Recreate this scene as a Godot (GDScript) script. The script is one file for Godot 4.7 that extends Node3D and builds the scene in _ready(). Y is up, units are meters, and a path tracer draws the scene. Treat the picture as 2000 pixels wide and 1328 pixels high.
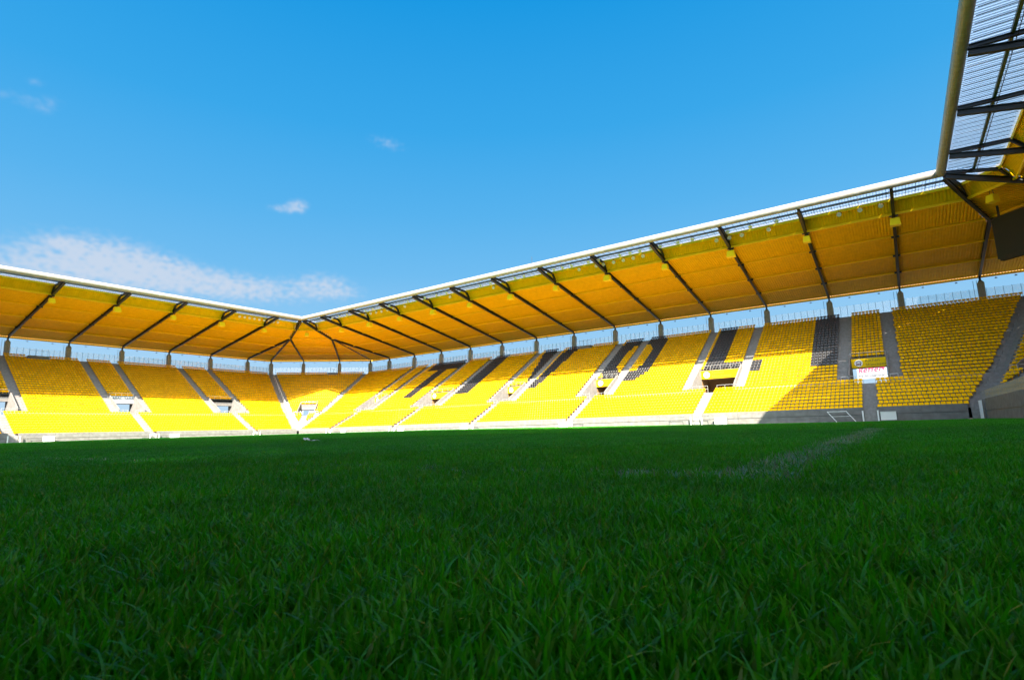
extends Node3D
# Football stadium seen from the grass beside a corner of the pitch.
# World: x to the right along the long stand, y up, -z across the pitch towards it.

const EYE := 0.16          # lens height over the turf
const S := 9.8             # column spacing
const PX_R := 74.72        # edge pipe lines: long stand (at -z), end stands (at -x and +x), stand behind (+z)
const PX_L := 112.25
const PX_T := 6.73
const PX_B := 2.5
const COL0_R := -115.52    # first column of the long stand
const COL0_L := 78.9       # first column of the end stands
const TS := 0.36           # plan slope of the roof diagonals, straight side
const TW := 0.4706         # same, wedge side
const KW := 0.9617         # wedge depth over straight depth
const HP := 26.70          # heights over the turf
const Q_COL := 30.22
const Y_COL := 20.84
const Q_NODE := 6.34
const Y_NODE := 25.39
const Q_KINK := 5.13
const Y_KINK := 26.89
const LOW_Q := 0.40        # seating profile
const LOW_Y := 1.25
const LOW_TREAD := 0.85
const LOW_RISE := 0.432
const LOW_N := 9
const UP_Q := 8.75
const UP_Y := 5.20
const UP_TREAD := 0.80
const UP_RISE := 0.482
const UP_N := 25
const VOM_ROWS := 7        # upper rows cut away for a tunnel mouth
const SEAT := 0.48
const WALL_TOP := 1.62
const AISLE := 0.62

var M := {}
var rng := RandomNumberGenerator.new()
var used := {}

# ------------------------------------------------------------------ mesh builder
class MB:
	var v := PackedVector3Array()
	var n := PackedVector3Array()
	var c := PackedColorArray()
	var tint := Color(-1, 0, 0)
	func tri(a: Vector3, b: Vector3, c: Vector3) -> void:
		var m := (c - a).cross(b - a).normalized()
		v.append(a); v.append(b); v.append(c)
		n.append(m); n.append(m); n.append(m)
		if tint.r >= 0.0:
			self.c.append(tint); self.c.append(tint); self.c.append(tint)
	func tri_n(a: Vector3, b: Vector3, c: Vector3, na: Vector3, nb: Vector3, nc: Vector3) -> void:
		v.append(a); v.append(b); v.append(c)
		n.append(na); n.append(nb); n.append(nc)
	func quad(a: Vector3, b: Vector3, c: Vector3, d: Vector3) -> void:
		tri(a, b, c); tri(a, c, d)
	func box(c: Vector3, s: Vector3, b := Basis.IDENTITY) -> void:
		var x := b.x * s.x * 0.5
		var y := b.y * s.y * 0.5
		var z := b.z * s.z * 0.5
		var p := [c - x - y - z, c + x - y - z, c + x + y - z, c - x + y - z, c - x - y + z, c + x - y + z, c + x + y + z, c - x + y + z]
		for f in [[4, 7, 6, 5], [1, 2, 3, 0], [0, 3, 7, 4], [5, 6, 2, 1], [7, 3, 2, 6], [0, 4, 5, 1]]:
			quad(p[f[0]], p[f[1]], p[f[2]], p[f[3]])
	func beam(p0: Vector3, p1: Vector3, w: float, h: float, up := Vector3.UP) -> void:
		var d := (p1 - p0)
		var l := d.length()
		if l < 1e-5:
			return
		d /= l
		var x := up.cross(d).normalized()
		var y := d.cross(x)
		box((p0 + p1) * 0.5, Vector3(w, h, l), Basis(x, y, d))
	func ibeam(p0: Vector3, p1: Vector3, w: float, h: float, t := 0.05) -> void:
		var d := (p1 - p0).normalized()
		var x := Vector3.UP.cross(d).normalized()
		var y := d.cross(x)
		beam(p0 + y * (h * 0.5 - t * 0.5), p1 + y * (h * 0.5 - t * 0.5), w, t)
		beam(p0 - y * (h * 0.5 - t * 0.5), p1 - y * (h * 0.5 - t * 0.5), w, t)
		beam(p0, p1, t * 0.8, h - 2.0 * t)
	func tube(pts: Array, r: float, k := 8, closed := true) -> void:
		var rings := []
		for i in pts.size():
			var d: Vector3
			if i == 0:
				d = pts[1] - pts[0]
			elif i == pts.size() - 1:
				d = pts[i] - pts[i - 1]
			else:
				d = (pts[i + 1] - pts[i]).normalized() + (pts[i] - pts[i - 1]).normalized()
			d = d.normalized()
			var u := Vector3.UP if absf(d.y) < 0.9 else Vector3.RIGHT
			var x := u.cross(d).normalized()
			var y := d.cross(x)
			var g := 1.0
			if i > 0 and i < pts.size() - 1:
				g = 1.0 / maxf(0.4, d.dot((pts[i] - pts[i - 1]).normalized()))
			var ring := []
			for j in k:
				var a := TAU * j / k
				ring.append([pts[i] + (x * cos(a) * g + y * sin(a)) * r, (x * cos(a) + y * sin(a)).normalized()])
			rings.append(ring)
		for i in rings.size() - 1:
			for j in k:
				var a: Array = rings[i][j]
				var b: Array = rings[i][(j + 1) % k]
				var c: Array = rings[i + 1][(j + 1) % k]
				var e: Array = rings[i + 1][j]
				tri_n(a[0], c[0], b[0], a[1], c[1], b[1])
				tri_n(a[0], e[0], c[0], a[1], e[1], c[1])
		if closed:
			for s in [0, rings.size() - 1]:
				for j in range(1, k - 1):
					if s == 0:
						tri(rings[s][0][0], rings[s][j][0], rings[s][j + 1][0])
					else:
						tri(rings[s][0][0], rings[s][j + 1][0], rings[s][j][0])
	func lathe(o: Vector3, ax: Vector3, prof: Array, k := 16) -> void:
		# prof: [[distance along ax, radius], ...]
		var u := Vector3.UP if absf(ax.y) < 0.9 else Vector3.RIGHT
		var x := u.cross(ax).normalized()
		var y := ax.cross(x)
		for i in prof.size() - 1:
			for j in k:
				var a0 := TAU * j / k
				var a1 := TAU * (j + 1) / k
				var d0 := x * cos(a0) + y * sin(a0)
				var d1 := x * cos(a1) + y * sin(a1)
				var p00: Vector3 = o + ax * prof[i][0] + d0 * prof[i][1]
				var p01: Vector3 = o + ax * prof[i][0] + d1 * prof[i][1]
				var p10: Vector3 = o + ax * prof[i + 1][0] + d0 * prof[i + 1][1]
				var p11: Vector3 = o + ax * prof[i + 1][0] + d1 * prof[i + 1][1]
				if prof[i][1] > 1e-5:
					tri(p00, p11, p01)
				if prof[i + 1][1] > 1e-5:
					tri(p00, p10, p11)
	func mesh(mat: Material) -> ArrayMesh:
		var arr := []
		arr.resize(Mesh.ARRAY_MAX)
		arr[Mesh.ARRAY_VERTEX] = v
		arr[Mesh.ARRAY_NORMAL] = n
		if c.size() == v.size():
			arr[Mesh.ARRAY_COLOR] = c
		var m := ArrayMesh.new()
		m.add_surface_from_arrays(Mesh.PRIMITIVE_TRIANGLES, arr)
		m.surface_set_material(0, mat)
		return m

# ------------------------------------------------------------------ naming and parenting
func numbered(called: String) -> String:
	if not used.has(called):
		used[called] = 0
		return called
	used[called] += 1
	return "%s_%03d" % [called, used[called]]

func tag(o: Node, label: String, category: String, group := "", kind := "") -> void:
	if label:
		o.set_meta("label", label)
	if category:
		o.set_meta("category", category)
	if group:
		o.set_meta("group", group)
	if kind:
		o.set_meta("kind", kind)

func thing(called: String, label: String, category: String, at := Transform3D.IDENTITY, group := "") -> Node3D:
	var o := Node3D.new()
	o.name = numbered(called)
	add_child(o)
	o.transform = at
	tag(o, label, category, group, "thing")
	return o

func obj(called: String, me: Mesh, parent: Node, at := Transform3D.IDENTITY) -> MeshInstance3D:
	var o := MeshInstance3D.new()
	o.mesh = me
	o.name = numbered(called) if parent == self else called
	parent.add_child(o, true)
	o.transform = at
	return o

func part(called: String, mb: MB, mat: Material, parent: Node, at := Transform3D.IDENTITY) -> MeshInstance3D:
	return obj(called, mb.mesh(mat), parent, at)

# ------------------------------------------------------------------ materials
func lin(r: float, g: float, b: float) -> Color:
	return Color(r, g, b).linear_to_srgb()

func noise_tex(seed_: int, freq: float, lo: Color, hi: Color, size := 512, oct := 5) -> ImageTexture:
	var fn := FastNoiseLite.new()
	fn.seed = seed_
	fn.frequency = freq
	fn.fractal_octaves = oct
	var im := fn.get_seamless_image(size, size)
	im.convert(Image.FORMAT_RGB8)
	var out := Image.create(size, size, true, Image.FORMAT_RGB8)
	for y in size:
		for x in size:
			var t := clampf((im.get_pixel(x, y).r - 0.2) / 0.6, 0.0, 1.0)
			out.set_pixel(x, y, lo.lerp(hi, t))
	return ImageTexture.create_from_image(out)

func mat(r: float, g: float, b: float, rough := 0.6, metal := 0.0, spec := 0.5) -> StandardMaterial3D:
	var m := StandardMaterial3D.new()
	m.albedo_color = lin(r, g, b)
	m.roughness = rough
	m.metallic = metal
	m.metallic_specular = spec
	m.cull_mode = BaseMaterial3D.CULL_DISABLED
	return m

func textured(m: StandardMaterial3D, t: Texture2D, scale: float) -> StandardMaterial3D:
	m.albedo_texture = t
	m.uv1_triplanar = true
	m.uv1_world_triplanar = true
	m.uv1_scale = Vector3.ONE * scale
	return m

func materials() -> void:
	var grey := noise_tex(3, 0.012, Color(0.90, 0.89, 0.88), Color(1, 1, 1), 512, 6)
	var fine := noise_tex(5, 0.02, Color(0.93, 0.92, 0.90), Color(1, 1, 1), 512, 6)
	var streak := noise_tex(8, 0.02, Color(0.88, 0.87, 0.84), Color(1, 1, 1), 512, 5)
	M.concrete = textured(mat(0.28, 0.275, 0.27, 0.85, 0.0, 0.3), grey, 0.22)
	M.wall = textured(mat(0.20, 0.197, 0.193, 0.8, 0.0, 0.3), grey, 0.16)
	M.step = textured(mat(0.28, 0.275, 0.27, 0.9, 0.0, 0.25), grey, 0.35)
	M.column = textured(mat(0.34, 0.33, 0.315, 0.8, 0.0, 0.3), streak, 0.3)
	M.seat = mat(0.88, 0.50, 0.003, 0.5, 0.0, 0.1)
	M.seat.vertex_color_use_as_albedo = true
	M.seat_b = mat(0.87, 0.57, 0.004, 0.5)
	M.black_seat = mat(0.018, 0.018, 0.021, 0.36, 0.0, 0.5)
	M.ceiling = textured(mat(0.88, 0.52, 0.003, 0.55, 0.0, 0.2), fine, 0.1)
	M.purlin = mat(0.88, 0.53, 0.004, 0.5, 0.0, 0.2)
	M.trim = mat(0.80, 0.50, 0.005, 0.5, 0.0, 0.2)
	M.steel = mat(0.016, 0.015, 0.014, 0.45)
	M.grey_steel = mat(0.10, 0.11, 0.11, 0.5)
	M.pipe = textured(mat(0.30, 0.29, 0.27, 0.42), streak, 0.12)
	M.white = mat(0.80, 0.80, 0.79, 0.45)
	M.box_white = mat(0.78, 0.78, 0.77, 0.55)
	M.speaker = mat(0.86, 0.60, 0.005, 0.5, 0.0, 0.2)
	M.dark = mat(0.02, 0.02, 0.022, 0.6)
	M.screen = mat(0.045, 0.036, 0.022, 0.5, 0.0, 0.2)
	M.sign = mat(0.80, 0.52, 0.005, 0.5, 0.0, 0.2)
	M.sign_text = mat(0.16, 0.10, 0.01, 0.6)
	M.maroon = mat(0.16, 0.03, 0.03, 0.6)
	M.emblem_grey = mat(0.30, 0.30, 0.30, 0.6)
	M.pink = mat(0.30, 0.008, 0.06, 0.6)
	M.board_white = mat(0.22, 0.22, 0.22, 0.6)
	M.navy = mat(0.04, 0.06, 0.10, 0.6)
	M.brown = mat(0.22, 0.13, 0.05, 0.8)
	M.lens = mat(0.70, 0.72, 0.74, 0.15)
	M.chrome = mat(0.75, 0.75, 0.74, 0.3, 0.7)
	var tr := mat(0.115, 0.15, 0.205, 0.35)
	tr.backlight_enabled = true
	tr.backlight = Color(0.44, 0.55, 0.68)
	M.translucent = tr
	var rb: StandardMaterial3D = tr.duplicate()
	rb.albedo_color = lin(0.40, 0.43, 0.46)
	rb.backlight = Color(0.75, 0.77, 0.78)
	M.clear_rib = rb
	var gl := mat(0.85, 0.92, 0.95, 0.03)
	gl.transparency = BaseMaterial3D.TRANSPARENCY_ALPHA
	gl.albedo_color.a = 0.10
	M.glass = gl
	var gb := mat(0.34, 0.46, 0.46, 0.05)
	gb.transparency = BaseMaterial3D.TRANSPARENCY_ALPHA
	gb.albedo_color.a = 0.5
	M.barrier_glass = gb
	M.post = mat(0.12, 0.15, 0.17, 0.4)
	var soil := noise_tex(21, 0.02, Color(0.55, 0.7, 0.4), Color(1, 1, 1), 512, 6)
	M.turf = textured(mat(0.050, 0.20, 0.008, 0.95, 0.0, 0.1), soil, 0.35)
	M.asphalt = textured(mat(0.16, 0.155, 0.15, 0.9, 0.0, 0.2), grey, 0.2)
	for g in ["blade", "blade_white"]:
		var b := mat(1, 1, 1, 0.32, 0.0, 0.38)
		b.vertex_color_use_as_albedo = true
		b.backlight_enabled = true
		b.backlight = Color(0.85, 1.0, 0.6)
		M[g] = b

# ------------------------------------------------------------------ sections of the bowl
# A section is a frame at the edge pipe: local x along the pipe, local -z away from the pitch (q = depth).
func frame(o: Vector3, deg: float) -> Transform3D:
	return Transform3D(Basis(Vector3.UP, deg_to_rad(deg)), o)

var SEC := {}

func sections() -> void:
	var up := [] # aisles of the long stand: [centre, distance between its two upper aisles]
	var mid := COL0_R + 6.5 * S
	var ws := [5.5, 7.7, 5.45, 5.5, 7.5, 5.5]
	for i in 6:
		up.append([mid + (i - 2.5) * 2.0 * S, ws[i]])
	var lv := [[64.2, 6.8], [44.6, 5.6], [25.0, 6.6], [5.4, 5.6]]
	var tv := []
	for a in lv:
		tv.append([-a[0], a[1]])
	var cr := []
	var cl := []
	var ct := []
	for i in 14:
		cr.append(COL0_R + i * S)
	for j in 9:
		cl.append(COL0_L - j * S)
		ct.append(-(COL0_L - j * S))
	SEC = {
		"long": {f = frame(Vector3(0, 0, -PX_R), 0), a0 = -PX_L, a1 = PX_T, t = TS, k = 1.0, vom = up, cols = cr},
		"left": {f = frame(Vector3(-PX_L, 0, 0), 90), a0 = -PX_B, a1 = PX_R, t = TS, k = 1.0, vom = lv, cols = cl},
		"right": {f = frame(Vector3(PX_T, 0, 0), -90), a0 = -PX_R, a1 = PX_B, t = TS, k = 1.0, vom = tv, cols = ct},
		"behind": {f = frame(Vector3(0, 0, PX_B), 180), a0 = -PX_T, a1 = PX_L, t = TS, k = 1.0, vom = [], cols = []},
		"far_corner": {f = frame(Vector3(-PX_L, 0, -PX_R), 45), a0 = 0.0, a1 = 0.0, t = TW, k = KW, vom = [[0.0, 5.2, 5, true]], cols = [-4.9, 4.9]},
		"near_corner": {f = frame(Vector3(PX_T, 0, -PX_R), -45), a0 = 0.0, a1 = 0.0, t = TW, k = KW, vom = [[0.0, 5.2, 5, true]], cols = [-4.9, 4.9]},
		"back_corner": {f = frame(Vector3(PX_T, 0, PX_B), -135), a0 = 0.0, a1 = 0.0, t = TW, k = KW, vom = [], cols = []},
	}

func row_q(up: bool, k: int) -> float:
	return UP_Q + k * UP_TREAD if up else LOW_Q + k * LOW_TREAD

func row_y(up: bool, k: int) -> float:
	return UP_Y + k * UP_RISE if up else LOW_Y + k * LOW_RISE

func cut(iv: Array, a: float, b: float) -> Array:
	var out := []
	for s in iv:
		if b <= s[0] or a >= s[1]:
			out.append(s)
			continue
		if a > s[0]:
			out.append([s[0], a])
		if b < s[1]:
			out.append([b, s[1]])
	return out

# quad strip of a horizontal or vertical band that widens with q
func band(mb: MB, l0: float, r0: float, l1: float, r1: float, q0: float, y0: float, q1: float, y1: float) -> void:
	mb.quad(Vector3(l0, y0, -q0), Vector3(l1, y1, -q1), Vector3(r1, y1, -q1), Vector3(r0, y0, -q0))

func terrace(name_: String, sec: Dictionary, label: String) -> Node3D:
	var root := thing("grandstand", label, "grandstand", sec.f)
	var t: float = sec.t
	var kk: float = sec.k
	var mb := MB.new()
	# lower rows
	var total := LOW_N + UP_N
	for i in total:
		var up := i >= LOW_N
		var k := i - LOW_N if up else i
		var q0 := row_q(up, k) * kk
		var q1 := (row_q(up, k) + (UP_TREAD if up else LOW_TREAD)) * kk
		if i == LOW_N - 1:
			q1 = UP_Q * kk
		var y := row_y(up, k)
		var yb := LOW_Y - 0.05 if i == 0 else row_y(i - 1 >= LOW_N, i - 1 - LOW_N if i - 1 >= LOW_N else i - 1)
		var segs := [[0.0, 1.0]]
		var lq0: float = sec.a0 - t * q0
		var rq0: float = sec.a1 + t * q0
		var iv := [[lq0, rq0]]
		for vm in sec.vom:
			if up and k < (vm[2] if vm.size() > 2 else VOM_ROWS):
				iv = cut(iv, vm[0] - vm[1] * 0.5 + AISLE, vm[0] + vm[1] * 0.5 - AISLE)
		for s in iv:
			var l0: float = s[0]
			var r0: float = s[1]
			var l1 := l0 - (t * (q1 - q0) if is_equal_approx(l0, lq0) else 0.0)
			var r1 := r0 + (t * (q1 - q0) if is_equal_approx(r0, rq0) else 0.0)
			band(mb, l0, r0, l0, r0, q0, yb, q0, y)
			band(mb, l0, r0, l1, r1, q0, y, q1, y)
	part("tiers", mb, M.concrete, root)
	# rear walkway and wall
	mb = MB.new()
	var qt := (UP_Q + UP_N * UP_TREAD) * kk
	var yt := row_y(true, UP_N - 1)
	var qe := 31.0 * kk
	band(mb, sec.a0 - t * qt, sec.a1 + t * qt, sec.a0 - t * qe, sec.a1 + t * qe, qt, yt + 0.12, qe, yt + 0.12)
	band(mb, sec.a0 - t * qt, sec.a1 + t * qt, sec.a0 - t * qt, sec.a1 + t * qt, qt, yt, qt, yt + 0.12)
	part("walkway", mb, M.concrete, root)
	if name_ in ["behind", "back_corner"]:
		mb = MB.new()
		band(mb, sec.a0 - t * qe, sec.a1 + t * qe, sec.a0 - t * qe, sec.a1 + t * qe, qe, 0.0, qe, yt + 0.12)
		part("rear_wall", mb, M.wall, root)
	else:
		# rear wall with the concourse left open behind the tunnels
		mb = MB.new()
		band(mb, sec.a0 - t * qe, sec.a1 + t * qe, sec.a0 - t * qe, sec.a1 + t * qe, qe, 8.6, qe, yt + 0.12)
		band(mb, sec.a0 - t * qe, sec.a1 + t * qe, sec.a0 - t * qe, sec.a1 + t * qe, qe, 0.0, qe, UP_Y - 0.35)
		part("rear_wall", mb, M.wall, root)
		mb = MB.new()
		var qf := (UP_Q + 1.0) * kk
		band(mb, sec.a0 - t * qf, sec.a1 + t * qf, sec.a0 - t * qe, sec.a1 + t * qe, qf, UP_Y - 0.45, qe, UP_Y - 0.45)
		part("concourse_floor", mb, M.concrete, root)
	return root

# front wall in panels with a recessed joint line, open at the lower aisles
func front_wall(sec: Dictionary, root: Node3D, top: float, openings: Array, from: float, to: float) -> void:
	var iv := [[from, to]]
	for o in openings:
		iv = cut(iv, o - AISLE, o + AISLE)
	for s in iv:
		var n := maxi(1, roundi((s[1] - s[0]) / 4.9))
		var w: float = (s[1] - s[0]) / n
		for i in n:
			var x: float = s[0] + (i + 0.5) * w
			var mb := MB.new()
			mb.box(Vector3(x, 0.38, -0.33), Vector3(w - 0.02, 0.76, 0.24))
			part("wall_base", mb, M.wall, root)
			mb = MB.new()
			mb.box(Vector3(x, (0.82 + top) * 0.5, -0.33), Vector3(w - 0.02, top - 0.82, 0.24))
			part("wall_panel", mb, M.wall, root)
		var jb := MB.new()
		jb.box(Vector3((s[0] + s[1]) * 0.5, 0.79, -0.36), Vector3(s[1] - s[0] - 0.04, 0.1, 0.16))
		part("joint_strip", jb, M.grey_steel, root)

func stairs(sec: Dictionary, root: Node3D, up: bool, a: float, slope: float, k0: int, k1: int, w: float) -> void:
	# half steps between the tiers; slope: how the aisle leans along a wedge edge
	var mb := MB.new()
	for k in range(k0, k1):
		var q := row_q(up, k) * float(sec.k)
		var tread := (UP_TREAD if up else LOW_TREAD) * float(sec.k)
		var rise := UP_RISE if up else LOW_RISE
		var y := row_y(up, k)
		var qm := q + tread * 0.76
		mb.box(Vector3(a + slope * qm, y + rise * 0.25, -qm), Vector3(w, rise * 0.5, tread * 0.48))
		mb.box(Vector3(a + slope * (q + 0.02), y - 0.02, -(q - 0.012)), Vector3(w, 0.05, 0.03))
	if not up and k0 == 0:
		for i in 3:
			var hh := LOW_Y * (i + 1) / 3.0 - 0.004
			mb.box(Vector3(a, hh * 0.5, -(0.10 + i * 0.14)), Vector3(w - 0.02, hh, 0.14))
	part("stair_flight", mb, M.step, root)

func tunnel(sec: Dictionary, root: Node3D, vm: Array, open_back: bool) -> void:
	var c: float = vm[0]
	var hw: float = vm[1] * 0.5 - AISLE
	var rows: int = vm[2] if vm.size() > 2 else VOM_ROWS
	var kk: float = sec.k
	var q0 := (UP_Q - 0.02) * kk
	var q1 := (UP_Q + rows * UP_TREAD) * kk
	var yf := UP_Y - 0.40
	var yt := row_y(true, rows)
	var qe := q1 + (1.6 if open_back else 4.7)
	var mb := MB.new()
	mb.box(Vector3(c, yf - 0.1, -(q0 + 31.0 * kk) * 0.5), Vector3(hw * 2.0, 0.2, 31.0 * kk - q0))
	var fl := part("tunnel_floor", mb, M.concrete, root)
	for s in [-1.0, 1.0]:
		mb = MB.new()
		var x: float = c + s * hw
		var pts := [Vector2(q0, yf), Vector2(q0, UP_Y + 0.75), Vector2(q1, row_y(true, rows) + 0.62), Vector2(q1 + 0.2, yf)]
		var a := x - 0.09
		var b := x + 0.09
		for i in 4:
			var p: Vector2 = pts[i]
			var r: Vector2 = pts[(i + 1) % 4]
			mb.quad(Vector3(a, p.y, -p.x), Vector3(a, r.y, -r.x), Vector3(b, r.y, -r.x), Vector3(b, p.y, -p.x))
		for xx in [a, b]:
			mb.quad(Vector3(xx, pts[0].y, -pts[0].x), Vector3(xx, pts[1].y, -pts[1].x), Vector3(xx, pts[2].y, -pts[2].x), Vector3(xx, pts[3].y, -pts[3].x))
		part("side_wall", mb, M.wall, fl)
		mb = MB.new()
		mb.box(Vector3(x, (yf + yt - 1.2) * 0.5, -(q1 + 0.2 + qe) * 0.5), Vector3(0.18, yt - 1.2 - yf, qe - q1 - 0.2))
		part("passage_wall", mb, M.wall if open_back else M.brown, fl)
	mb = MB.new()
	mb.box(Vector3(c, yt - 0.62 * kk * kk, -(q1 + 0.1)), Vector3(hw * 2.0 - 0.18, 1.35 * kk * kk, 0.2))
	part("lintel", mb, M.wall, fl)
	mb = MB.new()
	mb.box(Vector3(c, yt - 1.22, -(q1 + 0.2 + qe) * 0.5), Vector3(hw * 2.0 - 0.18, 0.15, qe - q1 - 0.2))
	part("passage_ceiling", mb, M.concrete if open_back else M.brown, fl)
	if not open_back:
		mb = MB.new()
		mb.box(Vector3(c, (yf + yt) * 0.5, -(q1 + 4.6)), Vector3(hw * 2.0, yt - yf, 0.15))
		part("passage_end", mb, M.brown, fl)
	# railing in front of the mouth, with a gap for the lower aisle
	for side in [-1.0, 1.0]:
		var r := thing("tunnel_railing", "pale tubular railing across a tunnel mouth beside the stair gap", "railing", Transform3D(sec.f.basis, sec.f * Vector3(c, yf, -(q0 + 0.12))), "railings at the tunnel mouths")
		var x0: float = side * (AISLE + 0.05)
		var x1: float = side * (hw + 0.95)
		var nn := 3
		for i in nn + 1:
			mb = MB.new()
			var x := lerpf(x0, x1, float(i) / nn)
			mb.tube([Vector3(x, 0.0, 0), Vector3(x, 1.02, 0)], 0.028, 6)
			part("post", mb, M.chrome, r)
		for y in [1.02, 0.56]:
			mb = MB.new()
			mb.tube([Vector3(x0, y, 0), Vector3(x1, y, 0)], 0.028, 6)
			part("rail", mb, M.chrome, r)
	# railing on top of the lintel
	var rr := thing("ledge_railing", "low pale railing along the ledge over a tunnel mouth", "railing", Transform3D(sec.f.basis, sec.f * Vector3(c, yt + 0.06, -(q1 + 0.06))), "railings over the tunnel mouths")
	for i in 5:
		mb = MB.new()
		var x := lerpf(-hw + 0.1, hw - 0.1, i / 4.0)
		mb.tube([Vector3(x, 0, 0), Vector3(x, 0.72, 0)], 0.022, 6)
		part("post", mb, M.chrome, rr)
	mb = MB.new()
	mb.tube([Vector3(-hw + 0.1, 0.72, 0), Vector3(hw - 0.1, 0.72, 0)], 0.022, 6)
	part("rail", mb, M.chrome, rr)

# ------------------------------------------------------------------ seats
func seat_mesh(m: Material) -> ArrayMesh:
	var prof := [Vector2(-0.015, 0.685), Vector2(0.0, 0.675), Vector2(0.022, 0.57), Vector2(0.05, 0.47), Vector2(0.11, 0.415), Vector2(0.25, 0.40), Vector2(0.38, 0.43), Vector2(0.43, 0.415), Vector2(0.435, 0.36)]
	var xs := [-1.0, -0.72, 0.0, 0.72, 1.0]
	var dip := [0.035, 0.004, 0.0, 0.004, 0.035]
	var wd := [0.155, 0.185, 0.210, 0.216, 0.218, 0.218, 0.218, 0.21, 0.195]
	var f := []
	for i in prof.size():
		var row := []
		for j in 5:
			var d: float = dip[j] if i < 7 else 0.0
			var nrm := Vector2(1, 0.25) if i < 4 else Vector2(0.1, 1)
			nrm = nrm.normalized() * d
			row.append(Vector3(xs[j] * wd[i], prof[i].y + nrm.y, prof[i].x + nrm.x))
		f.append(row)
	var mb := MB.new()
	for i in prof.size() - 1:
		for j in 4:
			mb.quad(f[i][j], f[i][j + 1], f[i + 1][j + 1], f[i + 1][j])
	# underside and rim
	var off := Vector3(0, -0.022, -0.02)
	for i in range(1, prof.size() - 1):
		mb.quad(f[i][0] + off, f[i + 1][0] + off, f[i + 1][4] + off, f[i][4] + off)
		mb.quad(f[i][0], f[i + 1][0], f[i + 1][0] + off, f[i][0] + off)
		mb.quad(f[i][4], f[i][4] + off, f[i + 1][4] + off, f[i + 1][4])
	mb.box(Vector3(0, 0.36, 0.06), Vector3(0.10, 0.05, 0.34))
	mb.box(Vector3(0, 0.27, -0.08), Vector3(0.08, 0.24, 0.05))
	return mb.mesh(m)

func inside(p: Vector2, poly: Array) -> bool:
	return Geometry2D.is_point_in_polygon(p, PackedVector2Array(poly))

func letter(x: float, q: float) -> bool:
	if q < 13.1:
		return false
	var V := func(a): 
		var o := []
		for i in range(0, a.size(), 2):
			o.append(Vector2(a[i], a[i + 1]))
		return o
	var p := Vector2(x, q)
	# T
	if q > 24.9 and x > -96.1 and x < -85.6:
		return true
	if x > -92.2 and x < -89.0:
		return true
	# I
	if x > -76.7 and x < -72.75:
		return true
	# V
	if inside(p, V.call([-63.4, 30.0, -60.2, 30.0, -57.3, 13.0, -59.1, 13.0])):
		return true
	if inside(p, V.call([-57.2, 30.0, -54.0, 30.0, -56.1, 13.0, -57.9, 13.0])):
		return true
	# O
	if inside(p, V.call([-42.3, 30.0, -36.3, 30.0, -34.5, 26.4, -34.5, 15.7, -36.2, 13.0, -42.2, 13.0, -43.7, 15.6, -43.7, 26.6])):
		if not inside(p, V.call([-40.9, 25.3, -37.6, 25.3, -36.6, 23.9, -36.6, 17.6, -37.6, 15.7, -40.4, 15.7, -41.4, 17.4, -41.4, 23.9])):
			return true
	# L
	if x > -25.1 and x < -22.1:
		return true
	if q < 16.2 and x > -25.1 and x < -16.4:
		return true
	# I
	if x > -9.75 and x < -6.0:
		return true
	return false

var seat_lists := {}

func put_seats(name_: String, sec: Dictionary, amin := -1e9, amax := 1e9, gaps := []) -> void:
	var t: float = sec.t
	var kk: float = sec.k
	var yellow := []
	var black := []
	var wedge: bool = name_.ends_with("corner")
	for i in LOW_N + UP_N:
		var up := i >= LOW_N
		var k := i - LOW_N if up else i
		var q := row_q(up, k) * kk
		var y := row_y(up, k)
		var qs := q + (UP_TREAD if up else LOW_TREAD) * kk * 0.74
		var edge := 0.95 if not wedge else 0.75
		var iv := [[sec.a0 - t * q + edge, sec.a1 + t * q - edge]]
		if name_ == "long":
			iv = [[sec.a0 - t * q + 0.1, sec.a1 + t * q - 0.75]]
		if iv[0][1] - iv[0][0] < 0.5:
			continue
		for vm in sec.vom:
			if up:
				if vm.size() > 2:
					if k < vm[2]:
						iv = cut(iv, vm[0] - vm[1] * 0.5 + AISLE - 0.15, vm[0] + vm[1] * 0.5 - AISLE + 0.15)
					continue
				iv = cut(iv, vm[0] - vm[1] * 0.5 - AISLE, vm[0] - vm[1] * 0.5 + AISLE)
				iv = cut(iv, vm[0] + vm[1] * 0.5 - AISLE, vm[0] + vm[1] * 0.5 + AISLE)
				if k < VOM_ROWS:
					iv = cut(iv, vm[0] - vm[1] * 0.5, vm[0] + vm[1] * 0.5)
			else:
				iv = cut(iv, vm[0] - AISLE, vm[0] + AISLE)
		for g in gaps:
			if up and k >= g[2] and k <= g[3]:
				iv = cut(iv, g[0], g[1])
		for s in iv:
			var a: float = maxf(s[0], amin)
			var b: float = minf(s[1], amax)
			var n := int(floor((b - a) / SEAT + 0.02))
			if n < 1:
				continue
			var x0 := (a + b) * 0.5 - (n - 1) * SEAT * 0.5
			# rows that end on a diagonal start flush with the straight end
			for j in n:
				var x := x0 + j * SEAT
				var tr: Transform3D = sec.f * Transform3D(Basis.IDENTITY, Vector3(x, y, -qs))
				if name_ == "long" and up and letter(x, q + 0.4):
					black.append(tr)
				else:
					yellow.append(tr)
	seat_lists[name_] = [yellow, black]

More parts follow.
